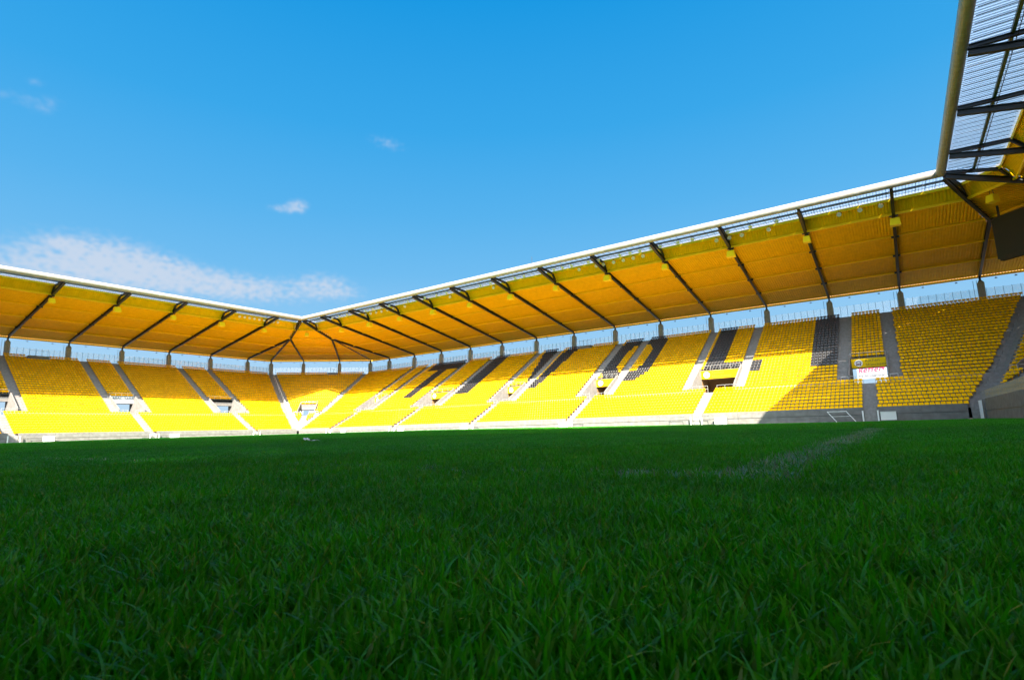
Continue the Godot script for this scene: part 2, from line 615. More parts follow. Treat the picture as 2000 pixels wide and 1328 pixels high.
func stuff_seats(called: String, list: Array, me: Mesh, label: String) -> void:
	if list.is_empty():
		return
	var mm := MultiMesh.new()
	mm.transform_format = MultiMesh.TRANSFORM_3D
	mm.use_colors = true
	mm.mesh = me
	mm.instance_count = list.size()
	for i in list.size():
		mm.set_instance_transform(i, list[i])
		var v := rng.randf_range(0.78, 1.0)
		mm.set_instance_color(i, Color(v, v * rng.randf_range(0.96, 1.0), v))
	var o := MultiMeshInstance3D.new()
	o.multimesh = mm
	o.name = numbered(called)
	add_child(o)
	tag(o, label, "seats", "", "stuff")

# ------------------------------------------------------------------ roof
func clip_poly(poly: Array, nx: float, ny: float, c: float) -> Array:
	var out := []
	for i in poly.size():
		var p: Vector2 = poly[i]
		var r: Vector2 = poly[(i + 1) % poly.size()]
		var dp := nx * p.x + ny * p.y - c
		var dr := nx * r.x + ny * r.y - c
		if dp >= 0.0:
			out.append(p)
		if (dp >= 0.0) != (dr >= 0.0):
			out.append(p.lerp(r, dp / (dp - dr)))
	return out

# corrugated sheet between q0,y0 and q1,y1; ribs run along q
func sheet(x0: float, x1: float, q0: float, y0: float, q1: float, y1: float, pitch: float, depth: float, m: Material, cl := 1e9, cr := 1e9, t := 0.0, facets := [0, 1, 2, 3]) -> MB:
	var mb := MB.new()
	var nr := maxi(1, roundi((x1 - x0) / pitch))
	var pw := (x1 - x0) / nr
	var marks := [0.0, 0.42, 0.5, 0.92, 1.0]
	var hts := [0.0, 0.0, 1.0, 1.0, 0.0]
	var up := Vector3(0, q1 - q0, y1 - y0).normalized()
	if up.y < 0.0:
		up = -up
	for i in nr:
		for j in facets:
			var a: float = x0 + (i + marks[j]) * pw
			var b: float = x0 + (i + marks[j + 1]) * pw
			var poly := [Vector2(a, q0), Vector2(a, q1), Vector2(b, q1), Vector2(b, q0)]
			if cl < 1e8:
				poly = clip_poly(poly, 1.0, t, cl)      # x + t q >= cl
			if cr < 1e8 and poly.size() > 2:
				poly = clip_poly(poly, -1.0, t, -cr)    # x <= cr + t q
			if poly.size() < 3:
				continue
			var pts := []
			for p in poly:
				var h: float = lerpf(hts[j], hts[j + 1], clampf((p.x - a) / maxf(b - a, 1e-6), 0, 1)) * depth
				var w := (float(p.y) - q0) / (q1 - q0)
				pts.append(Vector3(p.x, lerpf(y0, y1, w), -p.y) + up * h)
			for e in range(1, pts.size() - 1):
				mb.tri(pts[0], pts[e], pts[e + 1])
	return mb

func roof_y(q: float) -> float:
	return lerpf(Y_NODE, Y_COL, (q - Q_NODE) / (Q_COL - Q_NODE))

func rafter(root: Node3D, pipe: Vector3, kink: Vector3, node: Vector3, ends: Array) -> void:
	var mb := MB.new()
	mb.ibeam(pipe, node, 0.34, 0.55)
	for e in ends:
		mb.ibeam(node, e, 0.34, 0.55)
	var r := part("rafter", mb, M.steel, root)
	mb = MB.new()
	mb.ibeam(node + Vector3(0, 0.15, 0), kink, 0.26, 0.34, 0.04)
	mb.ibeam(kink, pipe + Vector3(0, 0.42, 0), 0.26, 0.34, 0.04)
	part("upper_chord", mb, M.steel, r)
	if ends.size() == 1:
		mb = MB.new()
		var d: Vector3 = ends[0] - node
		var side := Vector3(d.z, 0, -d.x).normalized()
		for i in 4:
			var p := node.lerp(ends[0], i * 0.25 + 0.002)
			mb.box(p + Vector3(0, -0.05, 0), Vector3(0.9 if absf(side.x) > 0.5 else 0.12, 0.28, 0.12 if absf(side.x) > 0.5 else 0.9))
		part("cleat", mb, M.steel, r)

var sheet_cache := {}

func roof(name_: String, sec: Dictionary, label: String, detailed := true) -> Node3D:
	var root := thing("stand_roof", label, "roof", sec.f)
	var t: float = sec.t
	var kk: float = sec.k
	var wedge: bool = name_.ends_with("corner")
	var cols: Array = sec.cols.duplicate()
	cols.sort()
	# bays
	var cuts := []
	if wedge:
		cuts = [-t * Q_COL * kk, -4.9, 4.9, t * Q_COL * kk]
	elif name_ == "behind":
		var n := 13
		cuts = [sec.a0 - t * 31.0]
		for i in n:
			cuts.append(lerpf(sec.a0, sec.a1, float(i) / (n - 1)))
		cuts.append(sec.a1 + t * 31.0)
	else:
		cuts = [sec.a0 - t * 31.0]
		for c in cols:
			if c > sec.a0 - 3.9 and c < sec.a1 + 3.9:
				cuts.append(c)
		cuts.append(sec.a1 + t * 31.0)
	var spans := [Q_KINK + 0.15]
	for i in 5:
		spans.append(lerpf(Q_NODE, Q_COL + 0.55, i / 4.0))
	for b in cuts.size() - 1:
		var x0: float = cuts[b]
		var x1: float = cuts[b + 1]
		var clip_l: float = sec.a0 if (b == 0 or wedge) else 1e9
		var clip_r: float = sec.a1 if (b == cuts.size() - 2 or wedge) else 1e9
		# a bay next to an end bay can still cross the diagonal near the front
		if not wedge and x0 < sec.a0:
			clip_l = sec.a0
		if not wedge and x1 > sec.a1:
			clip_r = sec.a1
		for i in 5:
			var q0: float = spans[i]
			var q1: float = spans[i + 1]
			var y0 := Y_KINK + 0.22 if i == 0 else roof_y(q0) + 0.27
			var y1 := roof_y(q1) + 0.27
			var mb := sheet(x0, x1, q0 * kk, y0, q1 * kk, y1, 0.34, 0.045 if i == 0 else 0.09, M.ceiling, clip_l, clip_r, t)
			if mb.v.size() > 0:
				part("front_sheet" if i == 0 else "ceiling_sheet", mb, M.ceiling, root)
			# purlin under the lower edge of the sheet
			var pl := maxf(x0, sec.a0 - t * q1 * kk)
			var pr := minf(x1, sec.a1 + t * q1 * kk)
			if pr - pl > 0.4:
				mb = MB.new()
				var pd := 0.30 if i in [0, 4] else 0.20
				mb.box(Vector3((pl + pr) * 0.5, y1 - pd * 0.5 - 0.012, -q1 * kk), Vector3(pr - pl - 0.06, pd, 0.16))
				part("purlin", mb, M.purlin, root)
		# bright trim at the kink, clear sheets in front of it
		var fl := maxf(x0, sec.a0 - t * spans[0] * kk)
		var fr := minf(x1, sec.a1 + t * spans[0] * kk)
		if fr - fl > 0.2:
			var mb := MB.new()
			mb.box(Vector3((fl + fr) * 0.5, Y_KINK + 0.12, -(spans[0] - 0.06) * kk), Vector3(fr - fl - 0.02, 0.36, 0.08))
			part("trim", mb, M.trim, root)
			var lo := maxf(x0, sec.a0 - t * 5.3 * kk)
			var hi := minf(x1, sec.a1 + t * 5.3 * kk)
			var np := maxi(1, roundi((hi - lo) / 3.27)) if detailed else 1
			for i in np:
				var s0 := lerpf(lo, hi, float(i) / np)
				var s1 := lerpf(lo, hi, float(i + 1) / np)
				var cl: float = sec.a0 if s0 < sec.a0 + 0.1 or wedge else 1e9
				var cr: float = sec.a1 if s1 > sec.a1 - 0.1 or wedge else 1e9
				mb = sheet(s0 + 0.015, s1 - 0.015, 0.42 * kk, 27.42, 5.62 * kk, Y_KINK + 0.40, 0.327, 0.06, M.translucent, cl, cr, t, [0, 2, 3])
				if mb.v.size() > 0:
					var cs := part("clear_sheet", mb, M.translucent, root)
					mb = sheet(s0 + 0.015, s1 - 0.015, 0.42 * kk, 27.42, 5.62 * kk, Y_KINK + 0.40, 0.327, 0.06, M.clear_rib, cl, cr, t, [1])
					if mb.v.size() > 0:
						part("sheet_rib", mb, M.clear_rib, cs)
			mb = MB.new()
			var ml := maxf(x0, sec.a0 - t * 2.9 * kk)
			var mr := minf(x1, sec.a1 + t * 2.9 * kk)
			if mr - ml > 0.2:
				mb.box(Vector3((ml + mr) * 0.5, 27.16, -2.9 * kk), Vector3(mr - ml, 0.22, 0.24))
				part("front_purlin", mb, M.grey_steel, root)
				if detailed and not wedge:
					mb = MB.new()
					mb.tube([Vector3(ml, 26.82, -3.1), Vector3(mr, 26.82, -3.1)], 0.03, 5)
					part("cable_rail", mb, M.dark, root)
					mb = MB.new()
					var nb := maxi(2, roundi((mr - ml) / 0.98))
					for i in nb:
						var x := lerpf(ml, mr, (i + 0.5) / nb)
						mb.beam(Vector3(x, 27.30, -0.6), Vector3(x, 27.22, -5.0), 0.03, 0.05)
						mb.beam(Vector3(x, 27.2, -3.1), Vector3(x, 26.82, -3.1), 0.025, 0.025, Vector3.RIGHT)
					part("battens", mb, M.grey_steel, root)
	# back gutter
	var gq := (Q_COL + 0.75) * kk
	var gb := MB.new()
	gb.box(Vector3((sec.a0 + sec.a1) * 0.5, roof_y(Q_COL + 0.55) + 0.16, -gq), Vector3(sec.a1 - sec.a0 + 2.0 * t * gq, 0.34, 0.12))
	part("gutter", gb, M.purlin, root)
	# edge pipe
	if not wedge:
		var pb := MB.new()
		var n := maxi(2, int((sec.a1 - sec.a0) / 20.0))
		var pts := []
		for i in n + 1:
			pts.append(Vector3(lerpf(sec.a0 - 0.04, sec.a1 + 0.04, float(i) / n), HP + 0.40, 0.06))
		pb.tube(pts, 0.47, 28)
		var pp := part("edge_pipe", pb, M.pipe, root)
		for c in cuts:
			if c > sec.a0 + 1.0 and c < sec.a1 - 1.0:
				pb = MB.new()
				pb.tube([Vector3(c + 0.35, HP + 0.4, 0.06), Vector3(c + 0.41, HP + 0.4, 0.06)], 0.477, 28)
				part("pipe_joint", pb, M.pipe, pp)
	# rafters
	var mids := []
	if name_ == "behind":
		for i in range(1, cuts.size() - 1):
			mids.append(cuts[i])
	else:
		for c in cols:
			if c > sec.a0 + 1.5 and c < sec.a1 - 1.5:
				mids.append(c)
	if not wedge:
		for c in mids:
			rafter(root, Vector3(c, HP - 0.05, -0.35), Vector3(c, Y_KINK - 0.05, -Q_KINK), Vector3(c, Y_NODE, -Q_NODE), [Vector3(c, Y_COL + 0.1, -Q_COL)])
	return root

# diagonal fan at a corner: pipe corner -> node -> three columns (drawn in the frame of the straight section)
func fan(root: Node3D, corner_a: float, sgn: float, ends: Array) -> void:
	var n := Vector3(corner_a + sgn * 5.0, roof_y(12.2) + 0.0, -12.2)
	var kn := Vector3(corner_a + sgn * 0.41 * Q_KINK, Y_KINK - 0.05, -Q_KINK)
	var nd := Vector3(corner_a + sgn * 0.41 * Q_NODE, Y_NODE, -Q_NODE)
	var mb := MB.new()
	var pc := Vector3(corner_a + sgn * 0.15, HP - 0.02, -0.35)
	mb.ibeam(pc, nd, 0.36, 0.6)
	mb.ibeam(nd, n, 0.36, 0.6)
	var r := part("diagonal_rafter", mb, M.steel, root)
	mb = MB.new()
	mb.ibeam(nd + Vector3(0, 0.15, 0), kn, 0.28, 0.34, 0.04)
	mb.ibeam(kn, pc + Vector3(0, 0.42, 0), 0.28, 0.34, 0.04)
	part("upper_chord", mb, M.steel, r)
	for e in ends:
		mb = MB.new()
		mb.ibeam(n, e, 0.34, 0.5)
		part("fan_rafter", mb, M.steel, r)

func column(root: Node3D, a: float, q: float) -> void:
	var y0 := row_y(true, UP_N - 1) - 0.4
	var y1 := Y_COL - 0.72
	var mb := MB.new()
	var w := 0.40
	for f in [[w, y0, w, y1 - 0.3], [w, y1 - 0.3, 0.2, y1]]:
		var b := f[0] as float
		var c := f[2] as float
		for k in 4:
			var s0 := Vector3([-1, 1, 1, -1][k], 0, [-1, -1, 1, 1][k])
			var s1 := Vector3([1, 1, -1, -1][k], 0, [-1, 1, 1, -1][k])
			mb.quad(Vector3(a, f[1], -q) + s0 * b, Vector3(a, f[1], -q) + s1 * b, Vector3(a, f[3], -q) + s1 * c, Vector3(a, f[3], -q) + s0 * c)
	var o := part("column", mb, M.column, root)
	mb = MB.new()
	mb.box(Vector3(a, y1 + 0.36, -q), Vector3(0.26, 0.74, 0.3))
	mb.box(Vector3(a, y1 + 0.02, -q), Vector3(0.46, 0.05, 0.46))
	part("column_head", mb, M.steel, o)

func glass_bay(sec: Dictionary, x0: float, x1: float, q: float, label: String, group: String) -> void:
	var c := (x0 + x1) * 0.5
	var y0 := row_y(true, UP_N - 1) + 0.12
	var g := thing("glass_screen", label, "wind screen", Transform3D(sec.f.basis, sec.f * Vector3(c, y0, -q)), group)
	var w := x1 - x0 - 0.95
	var n := maxi(2, roundi(w / 0.98))
	var pw := w / n
	for i in n:
		var x := -w * 0.5 + (i + 0.5) * pw
		var mb := MB.new()
		mb.box(Vector3(x, 1.05, 0), Vector3(pw - 0.06, 1.9, 0.016))
		part("pane", mb, M.glass, g)
	for i in n + 1:
		var x := -w * 0.5 + i * pw
		var mb := MB.new()
		mb.box(Vector3(x, 1.03, 0.0), Vector3(0.04, 2.06, 0.06))
		part("post", mb, M.post, g)
	# two drain pipes that run up to the eave
	for dx in [0.18, 0.52]:
		var mb := MB.new()
		mb.tube([Vector3(w * 0.5 - 0.6 + dx * 1.2, 0, -0.2), Vector3(w * 0.5 - 0.6 + dx * 1.2, 3.35, -0.2)], 0.03, 6)
		part("drain_pipe", mb, M.post, g)
	# small dark lamps hanging under the eave
	for fx in [-0.22, 0.24]:
		var l := thing("eave_lamp", "small dark dish lamp hanging below the roof eave", "lamp", Transform3D(sec.f.basis, sec.f * Vector3(c + fx * w, Y_COL - 0.55, -(q + 0.3))), "small lamps under the roof eave")
		var mb := MB.new()
		mb.lathe(Vector3.ZERO, Vector3.UP, [[-0.05, 0.0], [-0.05, 0.17], [0.02, 0.16], [0.1, 0.05], [0.1, 0.0]], 10)
		part("dish", mb, M.dark, l)
		mb = MB.new()
		mb.tube([Vector3(0, 0.1, 0), Vector3(0, 0.75, 0)], 0.008, 4)
		part("wire", mb, M.dark, l)

# ------------------------------------------------------------------ fittings
func loudspeaker(sec: Dictionary, a: float, big: bool) -> void:
	var sp := thing("loudspeaker", "yellow loudspeaker cabinet hanging under a black roof rafter", "loudspeaker", Transform3D(sec.f.basis, sec.f * Vector3(a + 0.05, Y_NODE - 1.45, -(Q_NODE - 0.1))), "yellow loudspeakers under the roof")
	var w := 1.15 if big else 0.9
	var h := 0.92 if big else 0.85
	var mb := MB.new()
	var tw := w * 0.42
	var bw := w * 0.5
	var d0 := 0.36
	var d1 := 0.46
	var P := [Vector3(-bw, 0, d1), Vector3(bw, 0, d1), Vector3(bw, 0, -d1), Vector3(-bw, 0, -d1), Vector3(-tw, h, d0), Vector3(tw, h, d0), Vector3(tw, h, -d0), Vector3(-tw, h, -d0)]
	for f in [[0, 4, 5, 1], [1, 5, 6, 2], [2, 6, 7, 3], [3, 7, 4, 0], [4, 7, 6, 5], [0, 1, 2, 3]]:
		mb.quad(P[f[0]], P[f[1]], P[f[2]], P[f[3]])
	part("cabinet", mb, M.speaker, sp)
	mb = MB.new()
	mb.box(Vector3(0, 0.44, 0.425), Vector3(w * 0.74, h * 0.72, 0.02), Basis(Vector3.RIGHT, -0.108))
	part("grille", mb, M.speaker, sp)
	mb = MB.new()
	for s in [-1, 1]:
		mb.tube([Vector3(s * tw * 0.7, h - 0.02, 0), Vector3(s * 0.12, 1.42, 0)], 0.025, 5)
	part("bracket", mb, M.steel, sp)

var flood_proto: Node3D

func floodlight(sec: Dictionary, a: float, q: float, y: float, label: String, group: String) -> void:
	var at := Transform3D(sec.f.basis, sec.f * Vector3(a, y, -q))
	if flood_proto == null:
		flood_proto = thing("floodlight", label, "floodlight", at, group)
		var ax := Vector3(0, -0.55, 0.83)
		var mb := MB.new()
		mb.lathe(Vector3.ZERO, ax, [[-0.30, 0.0], [-0.30, 0.10], [-0.10, 0.20], [0.05, 0.24], [0.05, 0.0]], 14)
		part("housing", mb, M.chrome, flood_proto)
		mb = MB.new()
		mb.lathe(Vector3.ZERO, ax, [[0.04, 0.24], [0.04, 0.27], [0.10, 0.27], [0.10, 0.215], [0.06, 0.21]], 14)
		part("bezel", mb, M.white, flood_proto)
		mb = MB.new()
		mb.lathe(Vector3.ZERO, ax, [[0.07, 0.21], [0.085, 0.1], [0.09, 0.0]], 14)
		part("lens", mb, M.lens, flood_proto)
		mb = MB.new()
		mb.tube([Vector3(-0.28, 0, 0), Vector3(-0.28, 0.32, 0), Vector3(0.28, 0.32, 0), Vector3(0.28, 0, 0)], 0.02, 5)
		mb.tube([Vector3(0, 0.32, 0), Vector3(0, 0.55, 0)], 0.03, 5)
		part("yoke", mb, M.dark, flood_proto)
		return
	var o: Node3D = flood_proto.duplicate()
	o.name = numbered("floodlight")
	add_child(o)
	o.transform = at
	tag(o, label, "floodlight", group)

func text(s: String, size: float, depth: float, m: Material, italic := false) -> TextMesh:
	var tm := TextMesh.new()
	var f := SystemFont.new()
	f.font_names = PackedStringArray(["Droid Sans"])
	f.font_italic = italic
	if italic:
		f.font_weight = 800
	tm.font = f
	tm.text = s
	tm.font_size = 64
	tm.pixel_size = size / 64.0
	tm.depth = depth
	tm.horizontal_alignment = HORIZONTAL_ALIGNMENT_LEFT
	tm.material = m
	return tm

func tunnel_sign(sec: Dictionary, vm: Array, label: String) -> void:
	var hw: float = vm[1] * 0.5 - AISLE - 0.12
	var q1 := UP_Q + VOM_ROWS * UP_TREAD
	var yt := row_y(true, VOM_ROWS)
	var s := thing("sign_board", label, "sign", Transform3D(sec.f.basis, sec.f * Vector3(vm[0], yt - 1.3, -(q1 - 0.06))))
	var mb := MB.new()
	mb.box(Vector3(0, 0.64, 0), Vector3(hw * 2.0, 1.24, 0.08))
	part("board", mb, M.sign, s)
	mb = MB.new()
	mb.lathe(Vector3(-hw + 0.85, 0.64, 0.04), Vector3.BACK, [[0.0, 0.48], [0.02, 0.48], [0.02, 0.0]], 24)
	var em := part("emblem", mb, M.white, s)
	mb = MB.new()
	for i in 12:
		var a0 := PI * i / 12.0
		var a1 := PI * (i + 1) / 12.0
		var o := Vector3(-hw + 0.85, 0.62, 0.066)
		mb.quad(o + Vector3(cos(a0), sin(a0), 0) * 0.20, o + Vector3(cos(a0), sin(a0), 0) * 0.34, o + Vector3(cos(a1), sin(a1), 0) * 0.34, o + Vector3(cos(a1), sin(a1), 0) * 0.20)
	part("emblem_arch", mb, M.emblem_grey, em)
	mb = MB.new()
	for dx in [-0.2, 0.0, 0.2]:
		mb.box(Vector3(-hw + 0.85 + dx, 0.44, 0.066), Vector3(0.14, 0.24, 0.012))
	mb.box(Vector3(-hw + 0.85, 0.54, 0.07), Vector3(0.56, 0.08, 0.012))
	part("emblem_base", mb, M.maroon, em)
	var fs := minf(0.58, hw * 0.255)
	var t1 := obj("lettering", text("Aachen", fs, 0.02, M.sign_text), s, Transform3D(Basis.IDENTITY, Vector3(-hw + 1.62, 0.93, 0.05)))
	t1 = obj("lettering", text("Münchener", fs, 0.02, M.sign_text), s, Transform3D(Basis.IDENTITY, Vector3(-hw + 1.62, 0.36, 0.05)))

func white_box(sec: Dictionary, a: float, label: String) -> void:
	var o := thing("cabinet_box", label, "cabinet", Transform3D(sec.f.basis, sec.f * Vector3(a, 0.0, 0.55)))
	var mb := MB.new()
	mb.box(Vector3(0, 0.56, 0), Vector3(1.45, 0.9, 0.34))
	part("housing", mb, M.box_white, o)
	mb = MB.new()
	mb.box(Vector3(0, 1.03, 0.0), Vector3(1.5, 0.05, 0.40))
	part("lid", mb, M.box_white, o)
	mb = MB.new()
	mb.box(Vector3(0.80, 0.5, -0.1), Vector3(0.1, 1.0, 0.1))
	part("side_post", mb, M.grey_steel, o)
	mb = MB.new()
	mb.box(Vector3(0, 0.055, 0), Vector3(1.3, 0.11, 0.28))
	part("plinth", mb, M.grey_steel, o)

func barrier(sec: Dictionary, a: float, lean: float, w: float, m: Material, label: String) -> void:
	var o := thing("tube_barrier", label, "barrier", Transform3D(sec.f.basis, sec.f * Vector3(a, 0.0, 0.5)), "tubular barriers along the front walls")
	var top := 1.22
	for s in [-1.0, 1.0]:
		var mb := MB.new()
		var x: float = s * w * 0.5
		mb.tube([Vector3(x + lean, 0.0, 0.25), Vector3(x, top, -0.1)], 0.034, 7)
		part("leg", mb, m, o)
	var mb2 := MB.new()
	mb2.tube([Vector3(-w * 0.5 - 0.04, top, -0.1), Vector3(w * 0.5 + 0.04, top, -0.1)], 0.034, 7)
	part("top_rail", mb2, m, o)
	mb2 = MB.new()
	mb2.tube([Vector3(-w * 0.5 + lean * 0.45, top * 0.55, 0.06), Vector3(w * 0.5 + lean * 0.45, top * 0.55, 0.06)], 0.022, 6)
	part("mid_rail", mb2, m, o)

func gate(sec: Dictionary, a: float) -> void:
	for s in [-1.0, 1.0]:
		var o := thing("gate_post", "white post at the foot of a lower aisle", "post", Transform3D(sec.f.basis, sec.f * Vector3(a + s * 0.72, 0.0, 0.3)), "white gate posts at the aisle feet")
		var mb := MB.new()
		mb.box(Vector3(0, 0.6, 0), Vector3(0.14, 1.2, 0.14))
		part("shaft", mb, M.white, o)
		mb = MB.new()
		mb.box(Vector3(0, 1.215, 0), Vector3(0.17, 0.03, 0.17))
		part("cap", mb, M.white, o)

# ------------------------------------------------------------------ pitch and grass
func crown(x: float, z: float) -> float:
	# gentle camber of the pitch: rises from the lines to the middle
	var d := -z
	var e := minf(minf(d - 1.0, 70.0 - d), minf(-x + 0.5, x + 106.0))
	return 0.27 * smoothstep(0.0, 34.0, maxf(e, 0.0))

func pitch() -> void:
	var mb := MB.new()
	var nx := 60
	var nz := 44
	var x0 := -112.4
	var x1 := 6.9
	var z0 := -74.9
	var z1 := 2.6
	var P := func(i, j):
		var x := lerpf(x0, x1, float(i) / nx)
		var z := lerpf(z0, z1, float(j) / nz)
		return Vector3(x, crown(x, z), z)
	for i in nx:
		for j in nz:
			mb.quad(P.call(i, j), P.call(i, j + 1), P.call(i + 1, j + 1), P.call(i + 1, j))
	var o := part("pitch", mb, M.turf, self)
	tag(o, "", "", "", "structure")
	mb = MB.new()
	mb.box(Vector3(-50, -0.13, -36), Vector3(2400, 0.1, 2400))
	o = part("ground", mb, M.asphalt, self)
	tag(o, "", "", "", "structure")

func tuft(blades: int, spread: float, hmin: float, hmax: float, w: float, segs: int, bend: float) -> MB:
	var mb := MB.new()
	for b in blades:
		var a := rng.randf() * TAU
		var r := sqrt(rng.randf()) * spread
		var base := Vector3(cos(a) * r, -0.004, sin(a) * r)
		var h := rng.randf_range(hmin, hmax)
		var da := rng.randf() * TAU
		var dir := Vector3(cos(da), 0, sin(da))
		var face := da + PI * 0.5 + rng.randf_range(-0.9, 0.9)
		var side := Vector3(cos(face), 0, sin(face)) * w * rng.randf_range(0.6, 1.3) * 0.5
		var bd := bend * rng.randf_range(0.1, 1.3)
		var lean := rng.randf_range(0.0, 0.4)
		if rng.randf() < 0.16:
			bd *= 1.7
			h *= 1.25
		# colour of this blade: fresh, blue-green, yellow-green or now and then straw
		var m := rng.randf()
		mb.tint = Color(1.0, 1.0, 1.0)
		if m < 0.28:
			mb.tint = Color(0.5, 1.0, 1.2)
		elif m < 0.55:
			mb.tint = Color(2.2, 1.1, 0.7)
		elif m < 0.58:
			mb.tint = Color(3.0, 0.9, 2.0)
		mb.tint = mb.tint * rng.randf_range(0.5, 1.6)
		mb.tint.a = 1.0
		var prev_l := base - side
		var prev_r := base + side
		for s in range(1, segs + 1):
			var u := float(s) / segs
			var droop := bd * u * u
			var c := base + Vector3.UP * h * (u - 0.42 * droop * u - 0.12 * lean * u) + dir * h * (droop * 0.8 + lean * u)
			var ww := 1.0 - pow(u, 2.4)
			if s == segs:
				mb.tri(prev_l, c, prev_r)
			else:
				var l := c - side * ww
				var rr := c + side * ww
				mb.quad(prev_l, l, rr, prev_r)
				prev_l = l
				prev_r = rr
	return mb

func on_line(x: float, d: float) -> bool:
	if d > 1.57 and d < 1.73 and x < -0.24 and x > -105.0:
		return true
	if x > -0.46 and x < -0.26 and d > 1.57 and d < 69.6:
		return true
	return false

func grass() -> void:
	rng.seed = 77
	var zones := [
		# r0, r1, spacing, blades, spread, hmin, hmax, width, segs, bend
		[0.16, 1.5, 0.0155, 9, 0.016, 0.018, 0.042, 0.0038, 6, 0.62],
		[1.5, 4.0, 0.024, 13, 0.025, 0.018, 0.041, 0.0039, 4, 0.65],
		[4.0, 11.0, 0.043, 28, 0.048, 0.018, 0.042, 0.0048, 3, 0.7],
		[11.0, 30.0, 0.11, 40, 0.12, 0.020, 0.042, 0.0085, 2, 0.6],
		[30.0, 124.0, 0.5, 80, 0.45, 0.024, 0.048, 0.02, 2, 0.5],
	]
	var yaw := 0.6104
	var tone := FastNoiseLite.new()
	tone.seed = 4
	tone.frequency = 0.9
	var tone2 := FastNoiseLite.new()
	tone2.seed = 9
	tone2.frequency = 0.11
	var white_xf := []
	var turf_root := Node3D.new()
	turf_root.name = "grass"
	add_child(turf_root)
	tag(turf_root, "short green turf grass covering the football pitch", "grass", "", "stuff")
	var line_root := Node3D.new()
	line_root.name = "line_grass"
	add_child(line_root)
	tag(line_root, "faded white painted grass blades of the pitch corner line", "painted line", "", "stuff")
	for zi in zones.size():
		var z: Array = zones[zi]
		var lists := [[], [], []]
		var colors := [[], [], []]
		var sp: float = z[2]
		var half := deg_to_rad(63.0)
		var area: float = half * (z[1] * z[1] - z[0] * z[0])
		var count := int(area / (sp * sp))
		for i in count:
			var r: float = sqrt(lerpf(z[0] * z[0], z[1] * z[1], rng.randf()))
			var a := yaw + rng.randf_range(-half, half)
			var x: float = -sin(a) * r
			var zz: float = -cos(a) * r
			if x > 6.3 or x < -110.2 or zz < -72.9:
				continue
			var d := -zz
			var y := crown(x, zz)
			var sc := rng.randf_range(0.75, 1.25)
			var t1 := tone.get_noise_2d(x * 2.0, zz * 2.0)
			var t2 := tone2.get_noise_2d(x, zz)
			sc *= 1.0 + 0.25 * t1
			var tr := Transform3D(Basis(Vector3.UP, rng.randf() * TAU).scaled(Vector3(sc, sc, sc)), Vector3(x, y, zz))
			var white := on_line(x + rng.randf_range(-0.03, 0.03), d + rng.randf_range(-0.03, 0.03))
			if white and rng.randf() < (0.55 if x > -0.75 else 0.08) + 0.4 * tone.get_noise_2d(x * 5.0 + 40.0, zz * 5.0):
				if zi < 3:
					white_xf.append([tr, zi])
					continue
			var k := rng.randi() % 3
			var c := Color(0.052, 0.320, 0.005)
			c = c * (1.0 + 0.30 * t1 + 0.30 * t2 + rng.randf_range(-0.18, 0.18))
			c.a = 1.0
			lists[k].append(tr)
			colors[k].append(c)
		for k in 3:
			var me := tuft(z[3], z[4], z[5], z[6], z[7], z[8], z[9]).mesh(M.blade)
			var mm := MultiMesh.new()
			mm.transform_format = MultiMesh.TRANSFORM_3D
			mm.use_colors = true
			mm.mesh = me
			mm.instance_count = lists[k].size()
			for i in lists[k].size():
				mm.set_instance_transform(i, lists[k][i])
				mm.set_instance_color(i, colors[k][i])
			var o := MultiMeshInstance3D.new()
			o.multimesh = mm
			o.name = "blades"
			turf_root.add_child(o, true)
			o.set_meta("kind", "stuff")
	for zi in 3:
		var z: Array = zones[zi]
		var xs := []
		for w in white_xf:
			if w[1] == zi:
				xs.append(w[0])
		if xs.is_empty():
			continue
		var mm := MultiMesh.new()
		mm.transform_format = MultiMesh.TRANSFORM_3D
		mm.use_colors = true
		mm.mesh = tuft(z[3], z[4], z[5], z[6], z[7], z[8], z[9]).mesh(M.blade_white)
		mm.instance_count = xs.size()
		for i in xs.size():
			mm.set_instance_transform(i, xs[i])
			var v := rng.randf_range(0.25, 0.65)
			mm.set_instance_color(i, Color(v * 0.82, v * 0.95, v))
		var o := MultiMeshInstance3D.new()
		o.multimesh = mm
		o.name = "blades"
		line_root.add_child(o, true)
		o.set_meta("kind", "stuff")

